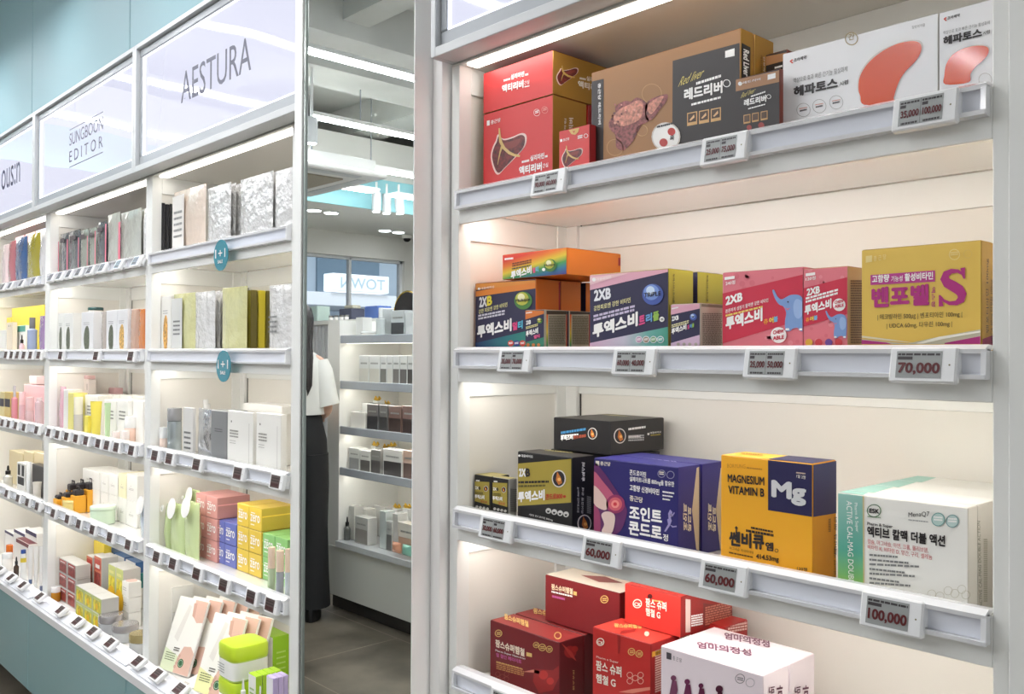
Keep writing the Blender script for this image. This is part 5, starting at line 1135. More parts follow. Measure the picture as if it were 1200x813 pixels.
# --- middle bay, top shelf
GRF = film('grey_green_film', (150, 156, 146)); GRF2 = film('grey_film', (186, 188, 180)); PKE = film('dark_grey_pack', (96, 100, 104))
for k, (l, r, t_, m, lab) in enumerate(((67, 78, 276, PKE, 'dark grey wrapped pack, first from the left'), (79, 91.5, 272.6, PKE, 'dark grey wrapped pack, second from the left'), (92.5, 101.5, 270.6, GRF, 'slim grey-green wrapped pack, third from the left'),
        (103, 111, 268.6, GRF, 'slim grey wrapped pack, fourth from the left'), (112, 122.5, 262, PKE, 'dark-topped wrapped pack, fifth from the left'), (124, 138, 253, GRF2, 'tall pale grey-green wrapped pack'), (139, 163, 251, GRF2, 'widest tall grey-green wrapped pack'), (167, 171, 246, FILM_W, 'white wrapped pack half behind the post'))):
    def lab_(f, k=k): f.rect(0, 0, .12, .9, C((226, 120, 140)), 0); f.rect(.3, .85, .9, .95, C((90, 80, 84)), 0) if k < 5 else None
    pouch('B', 0, l, r, t_, lab, m=m, rows=2 if k in (1, 4, 6) else 0, seed=30+k, dep=.016, step=.017, lab=lab_ if k != 7 else None, rl=lab.split(',')[0]+', lined up behind the %s pack' % ('first', 'second', 'third', 'fourth', 'fifth', 'sixth', 'seventh', 'last')[k])
for k in range(2):
    z = at(75, 262, 1.2).z if k == 1 else at(75, 270, 1.2).z
    k_box(Vector((-3.58, 1.24, SZ[0]+.145+k*.026)), .20, .13, .0255, ('lower', 'upper')[k]+' lilac box lying flat on boxes at the back left'+where('B', 0), c=(226, 214, 226), cs=(96, 72, 96), group=gp('B', 0, 'flat lilac boxes'))
k_box(Vector((-3.58, 1.24, SZ[0])), .20, .13, .1445, 'dark purple box under the flat lilac boxes'+where('B', 0), c=(90, 70, 90), cs=(70, 54, 70))
# --- middle bay, second shelf
LEAF = (92, 98, 80)
box('B', 1, 66, 75, 367.6, 'white card pack with dark leaf picture, first from the left', art=drop(LEAF), dep=.02, c=(232, 232, 228))
box('B', 1, 75.5, 85.5, 367.6, 'white card pack with dark leaf picture, second from the left', art=drop(LEAF), ps=95, c=(232, 232, 228))
box('B', 1, 95.5, 109.5, 366, 'white card pack with wide leaf picture, third from the left', art=drop(LEAF), ps=119, c=(224, 224, 226))
pouch('B', 1, 117, 124, 366, 'grey pouch leaning between two white packs', m=FILM_CL, seed=41)
box('B', 1, 124.8, 137, 364, 'white card pack with leaf picture beside the orange picture pack', art=drop(LEAF), dep=.03, c=(226, 226, 228))
box('B', 1, 137.4, 149.5, 363, 'white card pack with orange drop picture', art=drop((222, 172, 100)), dep=.03, c=(226, 226, 228))
pouch('B', 1, 150.5, 159.5, 363, 'clear and copper film pouch', m=film('copper_clear_film', (196, 160, 140)), seed=42, dep=.02)
pouch('B', 1, 160, 170, 363, 'orange film pouch beside the post', m=FILM_OR, seed=43, dep=.02, rows=1, rl='orange film pouch behind the one beside the post')
loc, w, d, h = cyl_of('B', 1, 71, 89, 363.5, 1.19)
k_jar(loc, w, h, 'white tub with dark green lid at the back left'+where('B', 1), lid=(48, 92, 92), lidh=.06)
# --- middle bay, third shelf
PINKF = film('pink_film', (222, 170, 186), .3)
pouch('B', 2, 63, 74, 453, 'pink film pouch at the left end', m=PINKF, seed=51, dep=.02)
box('B', 2, 74.6, 79.6, 456, 'narrow white box beside the pink pouch', dep=.05)
box('B', 2, 80, 86, 460, 'narrow yellow box', c=(232, 222, 130), ct=(226, 180, 90), dep=.05)
k_bottle(*cyl_of('B', 2, 86.5, 97.5, 465), 'cream-capped clear bottle between yellow goods'+where('B', 2), c=(206, 200, 190), cap=(238, 232, 210), caph=.45, capw=.98, shoulder=.01)
box('B', 2, 99.5, 115, 462.5, 'white box behind the large yellow tube', yf=1.13, dep=.05, art=lambda f: small(f))
k_box(Vector((at(102, 500, 1.077).x, 1.08, SZ[2])), .035, .012, at(102, 487, 1.077).z-SZ[2], 'little yellow card box before the clear bottle'+where('B', 2), c=(236, 220, 90))
loc, w, d, h = cyl_of('B', 2, 105.5, 120, 470, 1.078)
k_tube(loc, w*.98, h, 'large yellow squeeze tube standing on its cap'+where('B', 2), (232, 214, 90), (232, 214, 90))
loc, w, d, h = cyl_of('B', 2, 122.5, 130, 472, 1.078)
k_tube(loc, w, h, 'pale green squeeze tube beside the yellow tube'+where('B', 2), (188, 214, 166), (188, 214, 166))
box('B', 2, 122.5, 136.5, 468, 'white box behind the green tube', yf=1.115, dep=.06, art=lambda f: small(f))
box('B', 2, 137.5, 150, 468, 'white box beside the peach jars', yf=1.115, dep=.06, art=lambda f: small(f))
box('B', 2, 156, 168, 469, 'white box behind the peach jars at the right', yf=1.13, dep=.05)
for k, (l, r) in enumerate(((98, 112), (113, 126), (127, 140), (141, 154), (155, 168))):
    box('B', 2, l, r, 461.5+.3*k, 'white box in the back row, %s from the left' % ('first', 'second', 'third', 'fourth', 'fifth')[k], yf=1.218, dep=.05, group=gp('B', 2, 'white boxes in the back row'))
_, q = box('B', 2, 66, 104, 442, 'long pale box with small icons at the back left', yf=1.186, dep=.028, c=(224, 212, 204), art=lambda f: (f.rect(.6, .8, .66, .92, C((150, 130, 120)), 1), f.rect(.75, .8, .8, .92, C((110, 80, 70)), 1)))
k_box(Vector((q[0].x-q[1]*.1, q[0].y, q[0].z+q[3]+.0006)), q[1]*.78, .028, .014, 'flat dusty pink box lying on the long pale box'+where('B', 2), c=(214, 176, 174))
box('B', 2, 108, 135, 452.5, 'dusty pink box standing behind the back row', yf=1.28, dep=.03, c=(214, 170, 172))
loc, w, d, h = cyl_of('B', 2, 147, 162, 488, 1.10); loc.x -= .01
k_jar(loc, w, h, 'peach cream jar with white lid'+where('B', 2), c=(240, 206, 188), lidh=.4)
for k, (l, r, yf) in enumerate(((131, 141, 1.074), (142, 152, 1.066))):
    loc, w, d, h = cyl_of('B', 2, l, r, 505, 1.078)
    k_jar(loc, w, max(h, .03), ('low peach pot before the white boxes', 'low white pot before the peach jar')[k]+where('B', 2), c=(240, 220, 208), lid=(244, 232, 226), lidh=.5)
# --- middle bay, fourth shelf
OCR = (232, 166, 44)
for k, (x, y, zz) in enumerate(((-3.69, 1.094, 0), (-3.64, 1.108, 0), (-3.59, 1.125, 0), (-3.69, 1.138, .0), (-3.64, 1.154, 0), (-3.59, 1.171, 0))):
    hh = (.06, .075, .09, .1, .108, .115)[k]
    t = root('cosmetic_box', (x, y, SZ[3]), 'orange carton with black hook top, %s of the cluster' % ('front left', 'front middle', 'front right', 'rear left', 'rear middle', 'rear right')[k]+where('B', 3), 'cosmetic box', gp('B', 3, 'orange cartons'))
    MB().box(-.023, -.021, 0, .023, .021, hh*.72, C(OCR), .002).build('carton', t)
    b = MB(); b.box(-.019, -.017, hh*.72, .019, .017, hh*.95, C((44, 40, 44)), .004); b.tube([(-.012, 0, hh*.95), (-.012, 0, hh*1.06), (.012, 0, hh*1.06), (.012, 0, hh*.95)], .003, C((40, 36, 40)), 6); b.build('hook_top', t)
def jarx(l, r, pt, yf, label, **k):
    loc, w, d, h = cyl_of('B', 3, l, r, pt, yf); return k_jar(loc, w, h, label+where('B', 3), **k)
jarx(73, 102, 585, 1.08, 'wide pale yellow cream jar', c=(236, 216, 140), lid=(238, 220, 150), lidh=.2)
jarx(92, 112, 591, 1.185, 'green cream jar half behind the mint jar', c=(176, 206, 140), lid=(182, 210, 146), lidh=.2)
jarx(105, 136, 592, 1.075, 'wide mint cream jar at the front', c=(214, 232, 206), lid=(222, 238, 214), lidh=.2)
for k, (l, r, t_, c, lab) in enumerate(((97, 117, 548, WHT, 'widest white carton of the upper row'), (118.5, 127, 553, WHT, 'narrow white carton, second of the upper row'), (127.6, 138, 554, WHT, 'narrow white carton, third of the upper row'), (139, 148, 554, (238, 232, 196), 'cream-yellow carton of the upper row'), (148.6, 161, 554.5, WHT, 'white carton of the upper row beside the blue pouch'))):
    yf = 1.17; z1 = at(l, t_, yf).z; x0, x1 = at(l, t_, yf).x, min(at(r, t_, yf).x, -2.79); hm = .088
    art = lambda f: (f.disc(.4, .55, .02, C((150, 140, 130)), 1, 8), f.lines(.25, .4, .7, .5, 2, C((176, 170, 164)), seed=3, fill=.4))
    k_box(Vector(((x0+x1)/2, yf+.05, SZ[3]+hm)), x1-x0-.001, .1, z1-SZ[3]-hm, lab+where('B', 3), c=c, art=art)
    k_box(Vector(((x0+x1)/2, yf+.05, SZ[3])), x1-x0-.001, .1, hm-.0008, 'white carton of the lower row, %s from the left' % ('first', 'second', 'third', 'fourth', 'fifth')[k]+where('B', 3), c=WHT, art=art, group=gp('B', 3, 'white cartons of the lower row'))
loc, w, d, h = spot_of('B', 3, 157, 169, 587, 1.092)
k_pouch(loc, .085, .03, h, 'pale blue refill pouch with round white tag'+where('B', 3), m=film('pale_blue_film', (196, 208, 222), .3), hang=.93, seed=61, name='refill_pouch')
# --- middle bay, bottom shelf
z4 = SZ[4]; TL = (44, 132, 132)
for k in range(3):
    k_box(Vector((-3.668+.114*k, 1.295, z4+.075)), .11, .07, .055, 'teal carton, %s of three' % ('left', 'middle', 'right')[k]+where('B', 4), c=TL, ct=(140, 190, 186), art=lambda f: f.lines(.1, .7, .9, .85, 1, W_), group=gp('B', 4, 'teal cartons'))
    k_box(Vector((-3.668+.114*k, 1.295, z4)), .11, .07, .0745, 'white carton under the %s teal carton' % ('left', 'middle', 'right')[k]+where('B', 4), c=WHT, group=gp('B', 4, 'white cartons under the teal ones'))
    k_box(Vector((-3.668+.114*k, 1.295, z4+.1305)), .10, .06, .04, 'white and blue carton lying on the %s teal carton' % ('left', 'middle', 'right')[k]+where('B', 4), c=(236, 236, 236), ct=(70, 110, 160), cs=(50, 96, 150), group=gp('B', 4, 'white and blue cartons'))
k_jar(Vector((-3.70, 1.082, z4)), .034, .055, 'amber jar with white lid beside the left post'+where('B', 4), c=(190, 130, 30), lidh=.35)
def cell(f): f.rect(.1, .08, .9, .7, mat('red_print', (150, 60, 54), .4, vary=.3, bscale=80), 1); f.rect(.1, .74, .9, .95, C((190, 70, 60)), 1); f.lines(.2, .78, .8, .9, 1, W_, l=2)
def celly(f): f.rect(.1, .08, .9, .8, mat('yellow_print', (222, 206, 60), .4, vary=.25, bscale=60), 1); f.disc(.5, .4, .22, C((238, 190, 40)), 2, 12); f.lines(.15, .85, .8, .94, 1, C((230, 226, 150)), l=2)
SILV2 = C((196, 194, 188), .3)
def cellstack(x, yf, cols, rows, w, h, d, art, cn, c, g):
    for j in range(cols):
        for r in range(rows):
            k_box(Vector((x+w*j, yf+d/2, z4+h*r)), w-.001, d, h-.001, '%s and silver carton, %s layer, column %d from the left' % (cn, ('bottom', 'middle', 'top')[r] if rows == 3 else ('lower', 'upper')[r], j+1)+where('B', 4), c=c, cs=SILV2, ct=(206, 204, 198), art=art, group=gp('B', 4, g), sart=lambda f: f.rect(0, .1, 1, .14, C((176, 174, 168)), 1))
xr = -3.677
cellstack(xr, 1.10, 2, 3, .10, .054, .052, cell, 'red', (176, 170, 164), 'red and silver cartons')
xy = max(at(90, 680, 1.075).x+.034, xr+.19)
cellstack(xy, 1.075, 3, 2, .088, .056, .058, celly, 'yellow', (190, 200, 130), 'yellow and silver cartons')
def rearc(l, r, t_, yf, c, label, art): box('B', 4, l, r, t_, label, yf=yf, dep=.06, c=c, cs=SILV2, ct=(206, 204, 198), art=art)
rearc(101.5, 108.5, 650, 1.165, (206, 120, 90), 'red and silver carton at the back, left one', cell); rearc(110.5, 119, 650, 1.165, (206, 120, 90), 'red and silver carton at the back, right one', cell)
rearc(127, 135.5, 660, 1.16, (200, 206, 130), 'tall yellow and silver carton, left one', celly); rearc(136, 144.5, 664, 1.16, (200, 206, 130), 'tall yellow and silver carton, right one', celly)
box('B', 4, 106, 122, 631, 'big yellow box standing at the back', yf=1.228, dep=.028, c=(236, 210, 70))
loc, w, d, h = spot_of('B', 4, 143, 151, 679, 1.16, None, 168)
for k in range(3):
    k_box(loc+Vector((0, 0, h/3*k)), w, d, h/3-.001, 'white carton with pink oval, %s of the stack of three' % ('lowest', 'middle', 'topmost')[k]+where('B', 4), c=(240, 238, 232), art=lambda f: small(f, (180, 176, 170), 2, .15, .7, .4, .7), group=gp('B', 4, 'white cartons with pink oval'))
b = bpy.data.objects[[o.name for o in S.objects if o.get('label', '').startswith('white carton with pink oval, topmost')][0]]
bb = MB(); bb.lathe([(d*.42, h/3-.0005), (d*.42, h/3-.0002)], C((236, 200, 186)), sx=w/d*.9, sy=1); bb.build('oval_print', b)
CLJ = mat('frosted_clear_jar', (236, 238, 240), .1, trans=.5); SLID = mat('silver_lid', (186, 182, 182), .25, metal=.7); GLID = mat('gold_lid', (200, 182, 130), .25, metal=.7)
for l, r, pt, yf, lm, lab in ((115, 145, 719, 1.062, SLID, 'clear jar with pinkish silver lid, left of the front three'), (131, 163, 730, 1.066, SLID, 'clear jar with silver lid, middle of the front three'), (151, 181, 741, 1.064, GLID, 'clear jar with gold lid beside the near post')):
    loc, w, d, h = cyl_of('B', 4, l, r, pt, yf)
    k_jar(Vector((loc.x, loc.y, z4)), min(w, .088), h, lab+where('B', 4), bm=CLJ, lidm=lm, lidh=.4)
# --- far bay
for k, (l, r, t_, c, lab) in enumerate(((0, 7, 288, (226, 206, 206), 'pale pink film pouch at the picture edge'), (7.5, 14, 284, (176, 110, 116), 'dusty red film pouch'), (15, 27.5, 280.6, (60, 92, 140), 'blue film pouch'), (28.5, 42.5, 277, (160, 150, 40), 'olive-yellow film pouch'), (44, 53, 273, (214, 212, 214), 'white film pouch beside the post'))):
    pouch('C', 0, l, r, t_, lab, m=film('far_film_%d' % k, c), seed=70+k, dep=.03)
for k, (l, r, t_, c, lab) in enumerate(((18, 28, 278.5, (230, 170, 180), 'pink box behind the blue pouch'), (30, 41, 274.5, (226, 176, 170), 'salmon box behind the olive pouch'), (42, 54, 270.5, (170, 180, 220), 'blue-lilac box behind the white pouch'))):
    yf = 1.125; box('C', 0, l, r, t_, lab, yf=yf, dep=.06, c=c)
box('C', 1, 14, 52, 361.5, 'long yellow box at the back', yf=1.16, dep=.06, c=(226, 204, 60)); box('C', 1, 0, 13.2, 373, 'yellow box at the picture edge', yf=1.16, dep=.06, c=(236, 214, 70))
box('C', 1, 0, 7, 387, 'white box at the picture edge', dep=.03, c=WHT); box('C', 1, 8, 14.5, 378, 'cream box with two dots', dep=.02, c=(236, 222, 200), art=lambda f: (f.disc(.4, .9, .03, INK, 1, 8), f.disc(.75, .9, .03, C((200, 150, 40)), 1, 8)))
box('C', 1, 15, 30, 382, 'teal and white box', yf=1.12, dep=.03, c=(236, 236, 232), art=lambda f: (f.rect(0, .8, 1, 1, C((80, 160, 150)), 1), f.rect(0, 0, .2, .8, C((80, 160, 150)), 1)))
loc, w, d, h = cyl_of('C', 1, 22.5, 29, 392, 1.074); k_drop(loc, w, h, 'black-capped dropper bottle before the teal box'+where('C', 1), (236, 200, 206))
k_bottle(*cyl_of('C', 1, 32, 44, 372), 'pale blue bottle with chrome cap'+where('C', 1), c=(160, 174, 206), cap=(120, 120, 126), caph=.28, capw=.6)
pouch('C', 1, 44, 53, 371, 'violet film pouch beside the post', m=film('violet_film', (150, 110, 170)), seed=77, dep=.02)
for k, (l, r, t_, c, lab) in enumerate(((0, 5, 459, (222, 206, 150), 'amber box with dark band at the picture edge'), (5.5, 12, 459, (206, 180, 110), 'amber box with dark band, second'))):
    box('C', 2, l, r, t_, lab, dep=.05, c=c, art=lambda f: f.rect(0, .5, 1, .78, C((60, 56, 66)), 1))
k_bottle(*cyl_of('C', 2, 13.5, 21, 452), 'rose pump bottle'+where('C', 2), c=(222, 150, 160), cap=(190, 190, 194), caph=.3, capw=.45)
k_bottle(*cyl_of('C', 2, 22, 29.5, 459), 'tall pink bottle with pink cap'+where('C', 2), c=(226, 190, 194), cap=(240, 206, 206), caph=.4, capw=.98, shoulder=.01)
k_bottle(*cyl_of('C', 2, 30, 40, 465), 'shorter pink bottle with pink cap'+where('C', 2), c=(222, 190, 192), cap=(238, 200, 200), caph=.48, capw=.98, shoulder=.01)
k_bottle(*cyl_of('C', 2, 41, 51, 466), 'pale pink bottle beside the post'+where('C', 2), c=(226, 196, 200), cap=(236, 214, 216), caph=.1, capw=.7)
box('C', 2, 28, 53, 450, 'pink box at the back', yf=1.15, dep=.06, c=(240, 196, 200)); 
loc, w, d, h = spot_of('C', 2, 36, 44, 440, 1.16); z_ = at(36, 450, 1.15).z
k_box(Vector((loc.x, 1.18, z_+.001)), w, .05, .035, 'white and pink box lying on the pink box'+where('C', 2), c=(244, 226, 224))
for k, (l, r) in enumerate(((11, 27), (28, 39), (40, 52))):
    box('C', 3, l, r, 527+k, 'beige carton at the back, %s from the left' % ('first', 'second', 'third')[k], yf=1.15, dep=.06, c=(206, 190, 150), ct=(226, 214, 180), group=gp('C', 3, 'beige cartons at the back'))
loc, w, d, h = cyl_of('C', 3, 4, 15, 545, 1.08); k_drop(loc, w, h, 'clear dropper bottle with black collar'+where('C', 3), (206, 204, 196), (30, 28, 30))
box('C', 3, 20, 29.5, 541, 'white box with black panels', dep=.04, art=lambda f: (f.rect(.1, .3, .9, .55, C((40, 38, 40)), 1), f.rect(.1, .6, .4, .95, C((40, 38, 40)), 1), f.rect(.6, .6, .9, .95, C((40, 38, 40)), 1)))
loc, w, d, h = cyl_of('C', 3, 30.5, 37, 541, 1.08); k_tube(loc, w, h, 'slim white squeeze tube'+where('C', 3), (238, 238, 236))
box('C', 3, 38, 51, 543, 'black box behind the crumpled cup', yf=1.112, dep=.03, c=(48, 44, 44))
loc, w, d, h = cyl_of('C', 3, 39, 50, 565, 1.074); loc.x -= .012
b = MB(); b.lathe([(w*.35, 0), (w*.4, .002), (w*.45, h*.7), (w*.5, h), (w*.46, h), (w*.4, h*.6), (0, .004)], mat('crumpled_paper_white', (222, 216, 206), .6, bump=.6, bscale=40), n=14); done(b, 'paper_cup', loc, 'crumpled white paper cup beside the post'+where('C', 3), 'cup')
for k, (l, r) in enumerate(((3, 16), (16.4, 29.5), (30, 43))):
    box('C', 4, l, r, 619, 'white carton with navy edge, %s of a row of three' % ('left', 'middle', 'right')[k], yf=1.16, dep=.06, c=(232, 230, 226), ct=(240, 238, 234), art=lambda f: (f.rect(0, .9, 1, 1, C((60, 50, 90)), 1), f.rect(.04, .05, .06, .88, C((200, 190, 180)), 1)), group=gp('C', 4, 'white cartons with navy edge'))
box('C', 4, 19, 34, 630, 'white carton with maroon top', yf=1.118, dep=.035, c=(232, 226, 220), ct=(120, 56, 62), art=lambda f: f.rect(0, .88, 1, 1, C((120, 56, 62)), 1))
def far(fn, l, r, t_, yf, label, *a, **k):
    loc, w, d, h = cyl_of('C', 4, l, r, t_, yf); return fn(loc, w, h, label+where('C', 4), *a, **k)
far(k_jar, 2, 15, 648, 1.062, 'white jar with broad lid at the picture edge', lidh=.3)
far(k_jar, 7, 17, 638, 1.135, 'orange jar behind the broad-lidded jar', c=(206, 110, 40), lid=(216, 110, 36), lidh=.5)
far(k_drop, 16, 22.5, 652, 1.068, 'brown dropper bottle with white label', (70, 50, 40))
far(k_tube, 23, 32, 644, 1.07, 'white tube with blue cap up and yellow band', (238, 238, 236), (50, 80, 150), down=False, band=(226, 200, 70))
for k, (l, r, t_) in enumerate(((33, 39, 640), (39.5, 45.5, 640), (46, 52, 640))):
    far(k_tube, l, r, t_, 1.078, 'white squeeze tube, %s of three near the post' % ('left', 'middle', 'right')[k], (236, 234, 232), ((90, 110, 150), (236, 236, 236), (110, 120, 150))[k], group=gp('C', 4, 'white squeeze tubes'))

# --- price tags of the cosmetics wall
def lt(bay, i, spans, scr=None):
    n = len(spans)
    for k, (a, e) in enumerate(spans):
        x0, x1 = at(a, 400, 1.04).x, at(e, 400, 1.04).x; w = min(.062, max(.036, x1-x0)); xc = (x0+x1)/2
        lab = 'small white price tag, %s from the left, %s rail of %s cosmetics bay' % (('first', 'second', 'third', 'fourth', 'fifth', 'sixth', 'seventh', 'eighth', 'ninth', 'tenth')[k], ON[i], BN[bay])
        g = 'price tags on the %s cosmetics bay' % BN[bay]
        if i == 4: price_tag(lab, xc-w/2, xc+w/2, LV[4]+H+.011, .04, [], tilt=-.95, yf=1.022, scr=TDRK, group=g, seed=k+7)
        else: price_tag(lab, xc-w/2, xc+w/2, LV[i]+H-.013, .038, [], tilt=-.18 if i else -.45, yf=1.046 if i else 1.043, scr=scr or TDRK, group=g, seed=k+11*i)
lt('A', 2, [(175.5, 189.5), (192, 207), (223, 240), (271, 289), (314, 335)])
lt('A', 3, [(178.7, 192), (197, 212), (225, 240), (255, 273), (287, 306), (309, 329)])
lt('A', 4, [(163, 183), (185, 207), (211, 234), (246, 270)])
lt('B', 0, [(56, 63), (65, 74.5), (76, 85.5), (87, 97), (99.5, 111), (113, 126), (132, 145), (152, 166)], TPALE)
lt('B', 1, [(66, 76), (106, 119), (146.6, 160)])
lt('B', 2, [(53, 63), (63.5, 73), (73.6, 84), (84.5, 95), (95.8, 107.5), (111, 121), (121.5, 131), (131.6, 143), (148, 162)])
lt('B', 3, [(58, 70), (74.5, 86.5), (88, 100), (104, 116), (124, 137), (145, 159)])
lt('B', 4, [(48, 65), (72, 90), (92, 110), (110.5, 128), (131, 149)])
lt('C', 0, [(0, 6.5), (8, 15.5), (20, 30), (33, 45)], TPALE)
lt('C', 1, [(3.7, 10), (10.6, 16.5), (17.2, 23.8), (24.6, 31.5), (32.2, 39.5), (40.6, 50)])
lt('C', 2, [(.6, 6.5), (7.2, 14.5), (15.2, 23), (25, 33), (39, 48)])
lt('C', 3, [(4.5, 14), (18, 27), (29, 38), (40, 50)])
lt('C', 4, [(2, 15), (16, 28), (29, 43)])

# ------------------------------------------------------------------ what the mirror shows: the other side of the shop
YO = 2*DM-2.65                 # front of the opposite display (faces +y)
def opp():
    x0, x1 = -4.195, -2.95; xl = -4.315
    t = tag(empty('display_unit', (-3.6, YO, 0)), 'white cosmetics display with grey rails reflected in the mirror', 'display unit'); o = Vector(t.location)
    def P(name, fn, par=t): b = MB(); fn(b); b.v = [v-o for v in b.v]; return b.build(name, par)
    P('end_panel', lambda b: b.box(xl, YO-.40, .1, x0-.001, YO+.01, mat_y(388, 376, 2.66).z, WHITE2)); P('end_panel', lambda b: b.box(x1+.001, YO-.40, .1, x1+.03, YO+.01, .13+H-.03, WHITE2))
    P('back_panel', lambda b: b.box(x0, YO-.40, .1, x1, YO-.38, mat_y(405, 376, 3.03).z, IVORY))
    P('slotted_upright', lambda b: b.box(-3.70, YO-.379, .3, -3.67, YO-.37, .04+H, GREY))
    rail = mat('grey_rail_plastic', (176, 180, 186), .2, coat=.5)
    for k, zt in enumerate((.101, -.143, -.386, -.607)):
        z = zt+H; s = P('shelf', lambda b: b.box(x0+.001, YO-.375, z-.035, x1-.001, YO-.004, z-.015, WHITE2))
        P('price_rail', lambda b: b.box(x0+.002, YO-.003, z-.043, x1-.002, YO+.008, z, rail, .003), s)
        P('led_strip', lambda b: b.box(x0+.02, YO-.05, z-.044, x1-.02, YO-.02, z-.036, LED, .001), s)
        l = strip_light(x0+.02, x1-.02, YO-.035, z-.046, 1.1, math.radians(-28))
    P('deck', lambda b: b.box(x0, YO-.379, -1.03+H, x1, YO+.03, -.999+H, mat('grey_deck', (196, 198, 200), .25, coat=.4)))
    P('drawer_front', lambda b: b.box(x0-.1, YO-.02, -1.30+H, x1, YO+.012, -1.036+H, mat('pale_grey_drawer', (206, 206, 200), .4)))
    P('kick_plate', lambda b: b.box(xl, YO-.05, 0, x1, YO-.03, .10, DARK))
opp()
def mb(px0, px1, pt, zrel, label, c=(226, 226, 224), yv=2.69, d=.06, lo=None, art=None, group=None, name='cosmetic_box', cat='cosmetic box', rough=.25):
    a = mat_y(px0, pt, yv); x1 = mat_y(px1, pt, yv).x; z = zrel+H-.0145; w = x1-a.x; h = a.z-z
    a.x = max(a.x, -4.188)
    b = MB(); b.box(-w/2, -d/2, 0, w/2, d/2, h, C(c, rough, coat=.4), .0015)
    f = Face(b, (w/2, d/2, 0), (-w, 0, 0), (0, 0, h))
    if lo: f.rect(.04, .03, .96, .55, C(lo, .3), 0); f.lines(.15, .7, .85, .8, 1, C((150, 150, 146)), seed=int(px0))
    if art: art(f)
    return done(b, name, Vector((a.x+w/2, a.y-d/2, z)), label+', in the mirror', cat, group)
Z_ = (.101, -.143, -.386, -.607, -.9838)
nm = ('first', 'second', 'third', 'fourth', 'fifth', 'sixth', 'seventh')
for k, (l, r, lo) in enumerate(((421, 432, (206, 202, 192)), (432.5, 445, (200, 196, 186)), (446, 453, (120, 118, 112)), (453.5, 460, (214, 212, 204)), (460.5, 468, (120, 116, 112)), (468.5, 477, (110, 106, 104)), (477.5, 486, (80, 76, 74)))):
    mb(l, r, 416.5, Z_[1], 'clear-fronted tall box, %s from the left on the second rail' % nm[k], lo=lo, group='boxes on the second mirrored rail')
for k, (l, r, c, lo) in enumerate(((411, 428, (236, 234, 228), None), (430, 443, (120, 118, 118), (58, 56, 58)), (444.5, 454, (126, 124, 122), (66, 64, 64)), (455.5, 470, (140, 112, 104), (70, 56, 52)), (471.5, 486, (140, 110, 104), (66, 52, 50)))):
    mb(l, r, (482, 473, 474, 475, 475)[k], Z_[2], ('small white box', 'grey and black box, left one', 'grey and black box, right one', 'brown and black box, left one', 'brown and black box, right one')[k]+' on the third rail', c=c, lo=lo)
mb(415, 424, 471, Z_[2], 'white box at the back of the third rail', yv=2.78)
for k, (l, r, c, lo) in enumerate(((409, 421, (226, 226, 222), (150, 150, 150)), (422, 434, (232, 230, 226), (110, 106, 102)), (434.5, 446, (150, 148, 144), (90, 86, 84)), (449, 471, (226, 224, 220), (70, 66, 66)), (472.5, 486, (206, 176, 160), (110, 90, 84)))):
    mb(l, r, (524, 527, 526, 525, 527)[k], Z_[3], ('silver-white box at the left end', 'white box with dark base', 'grey box with dark base', 'wide white box with black base', 'peach box with brown base')[k]+' on the fourth rail', c=c, lo=lo)
for k, (l, r, t_, c, lo, yv) in enumerate(((399, 408.5, 590, (216, 214, 208), None, 2.76), (409, 415, 592, (206, 204, 198), None, 2.70), (416, 431, 604, (206, 204, 200), (150, 144, 138), 2.67), (431.5, 444, 590, (232, 230, 226), None, 2.86), (445, 452, 598, (200, 206, 204), None, 2.69), (453, 459, 610, (190, 190, 186), (110, 108, 106), 2.68), (460, 466, 601, (206, 204, 200), None, 2.69), (466.5, 486, 611, (226, 220, 210), (190, 160, 140), 2.68))):
    mb(l, r, t_, Z_[4], ('tall white box behind the small bottle', 'narrow grey-white box', 'layered box with tan front', 'white box standing at the back', 'narrow pale green-grey box', 'small grey box', 'narrow white box', 'wide cream box with tan front')[k]+' on the bottom deck', c=c, lo=lo, yv=yv)
p = mat_y(405, 620, 2.68); p.x = max(p.x, -4.165); k_drop(Vector((p.x, p.y+.005, Z_[4]+H-.0145)), .034, .125, 'small black-capped bottle on the bottom deck, in the mirror', (110, 112, 108), (40, 40, 40))
GBOW = mat('gold_ribbon', (214, 170, 50), .3, metal=.3)
for k, (px, py, z) in enumerate(((424, 469, 1), (443, 466, 1), (424, 518, 2), (440, 519, 2), (461, 520, 2), (466, 592, 3), (478, 592, 3))):
    p = mat_y(px, py+2, 2.85 if k in (1, 3, 6) else 2.92); p.x = max(p.x, -4.15); t = root('gold_bow', p, 'small gold ribbon bow on gift sets, %s one on the %s' % ('left' if k in (0, 2, 5) else 'right' if k in (1, 4, 6) else 'middle', ('third rail', 'fourth rail', 'bottom deck')[z-1])+', in the mirror', 'ribbon bow', 'gold bows on gift sets')
    b = MB()
    for s_ in (-1, 1): b.tube([(0, 0, 0), (s_*.018, .004, .014), (s_*.028, .004, .004), (s_*.014, .002, -.004), (0, 0, 0)], [.003, .006, .007, .005, .003], GBOW, 8)
    b.lathe([(.0001, -.006), (.006, -.002), (.006, .004), (.0001, .008)], GBOW, n=10); b.build('loops', t)
    zf = {1: Z_[2], 2: Z_[3], 3: Z_[4]}[z]+H-.0145
    b = MB(); b.box(-.022, -.03, zf-p.z, .022, .02, -.006, C((236, 236, 234), .15, coat=.5), .002); b.build('gift_box', t)
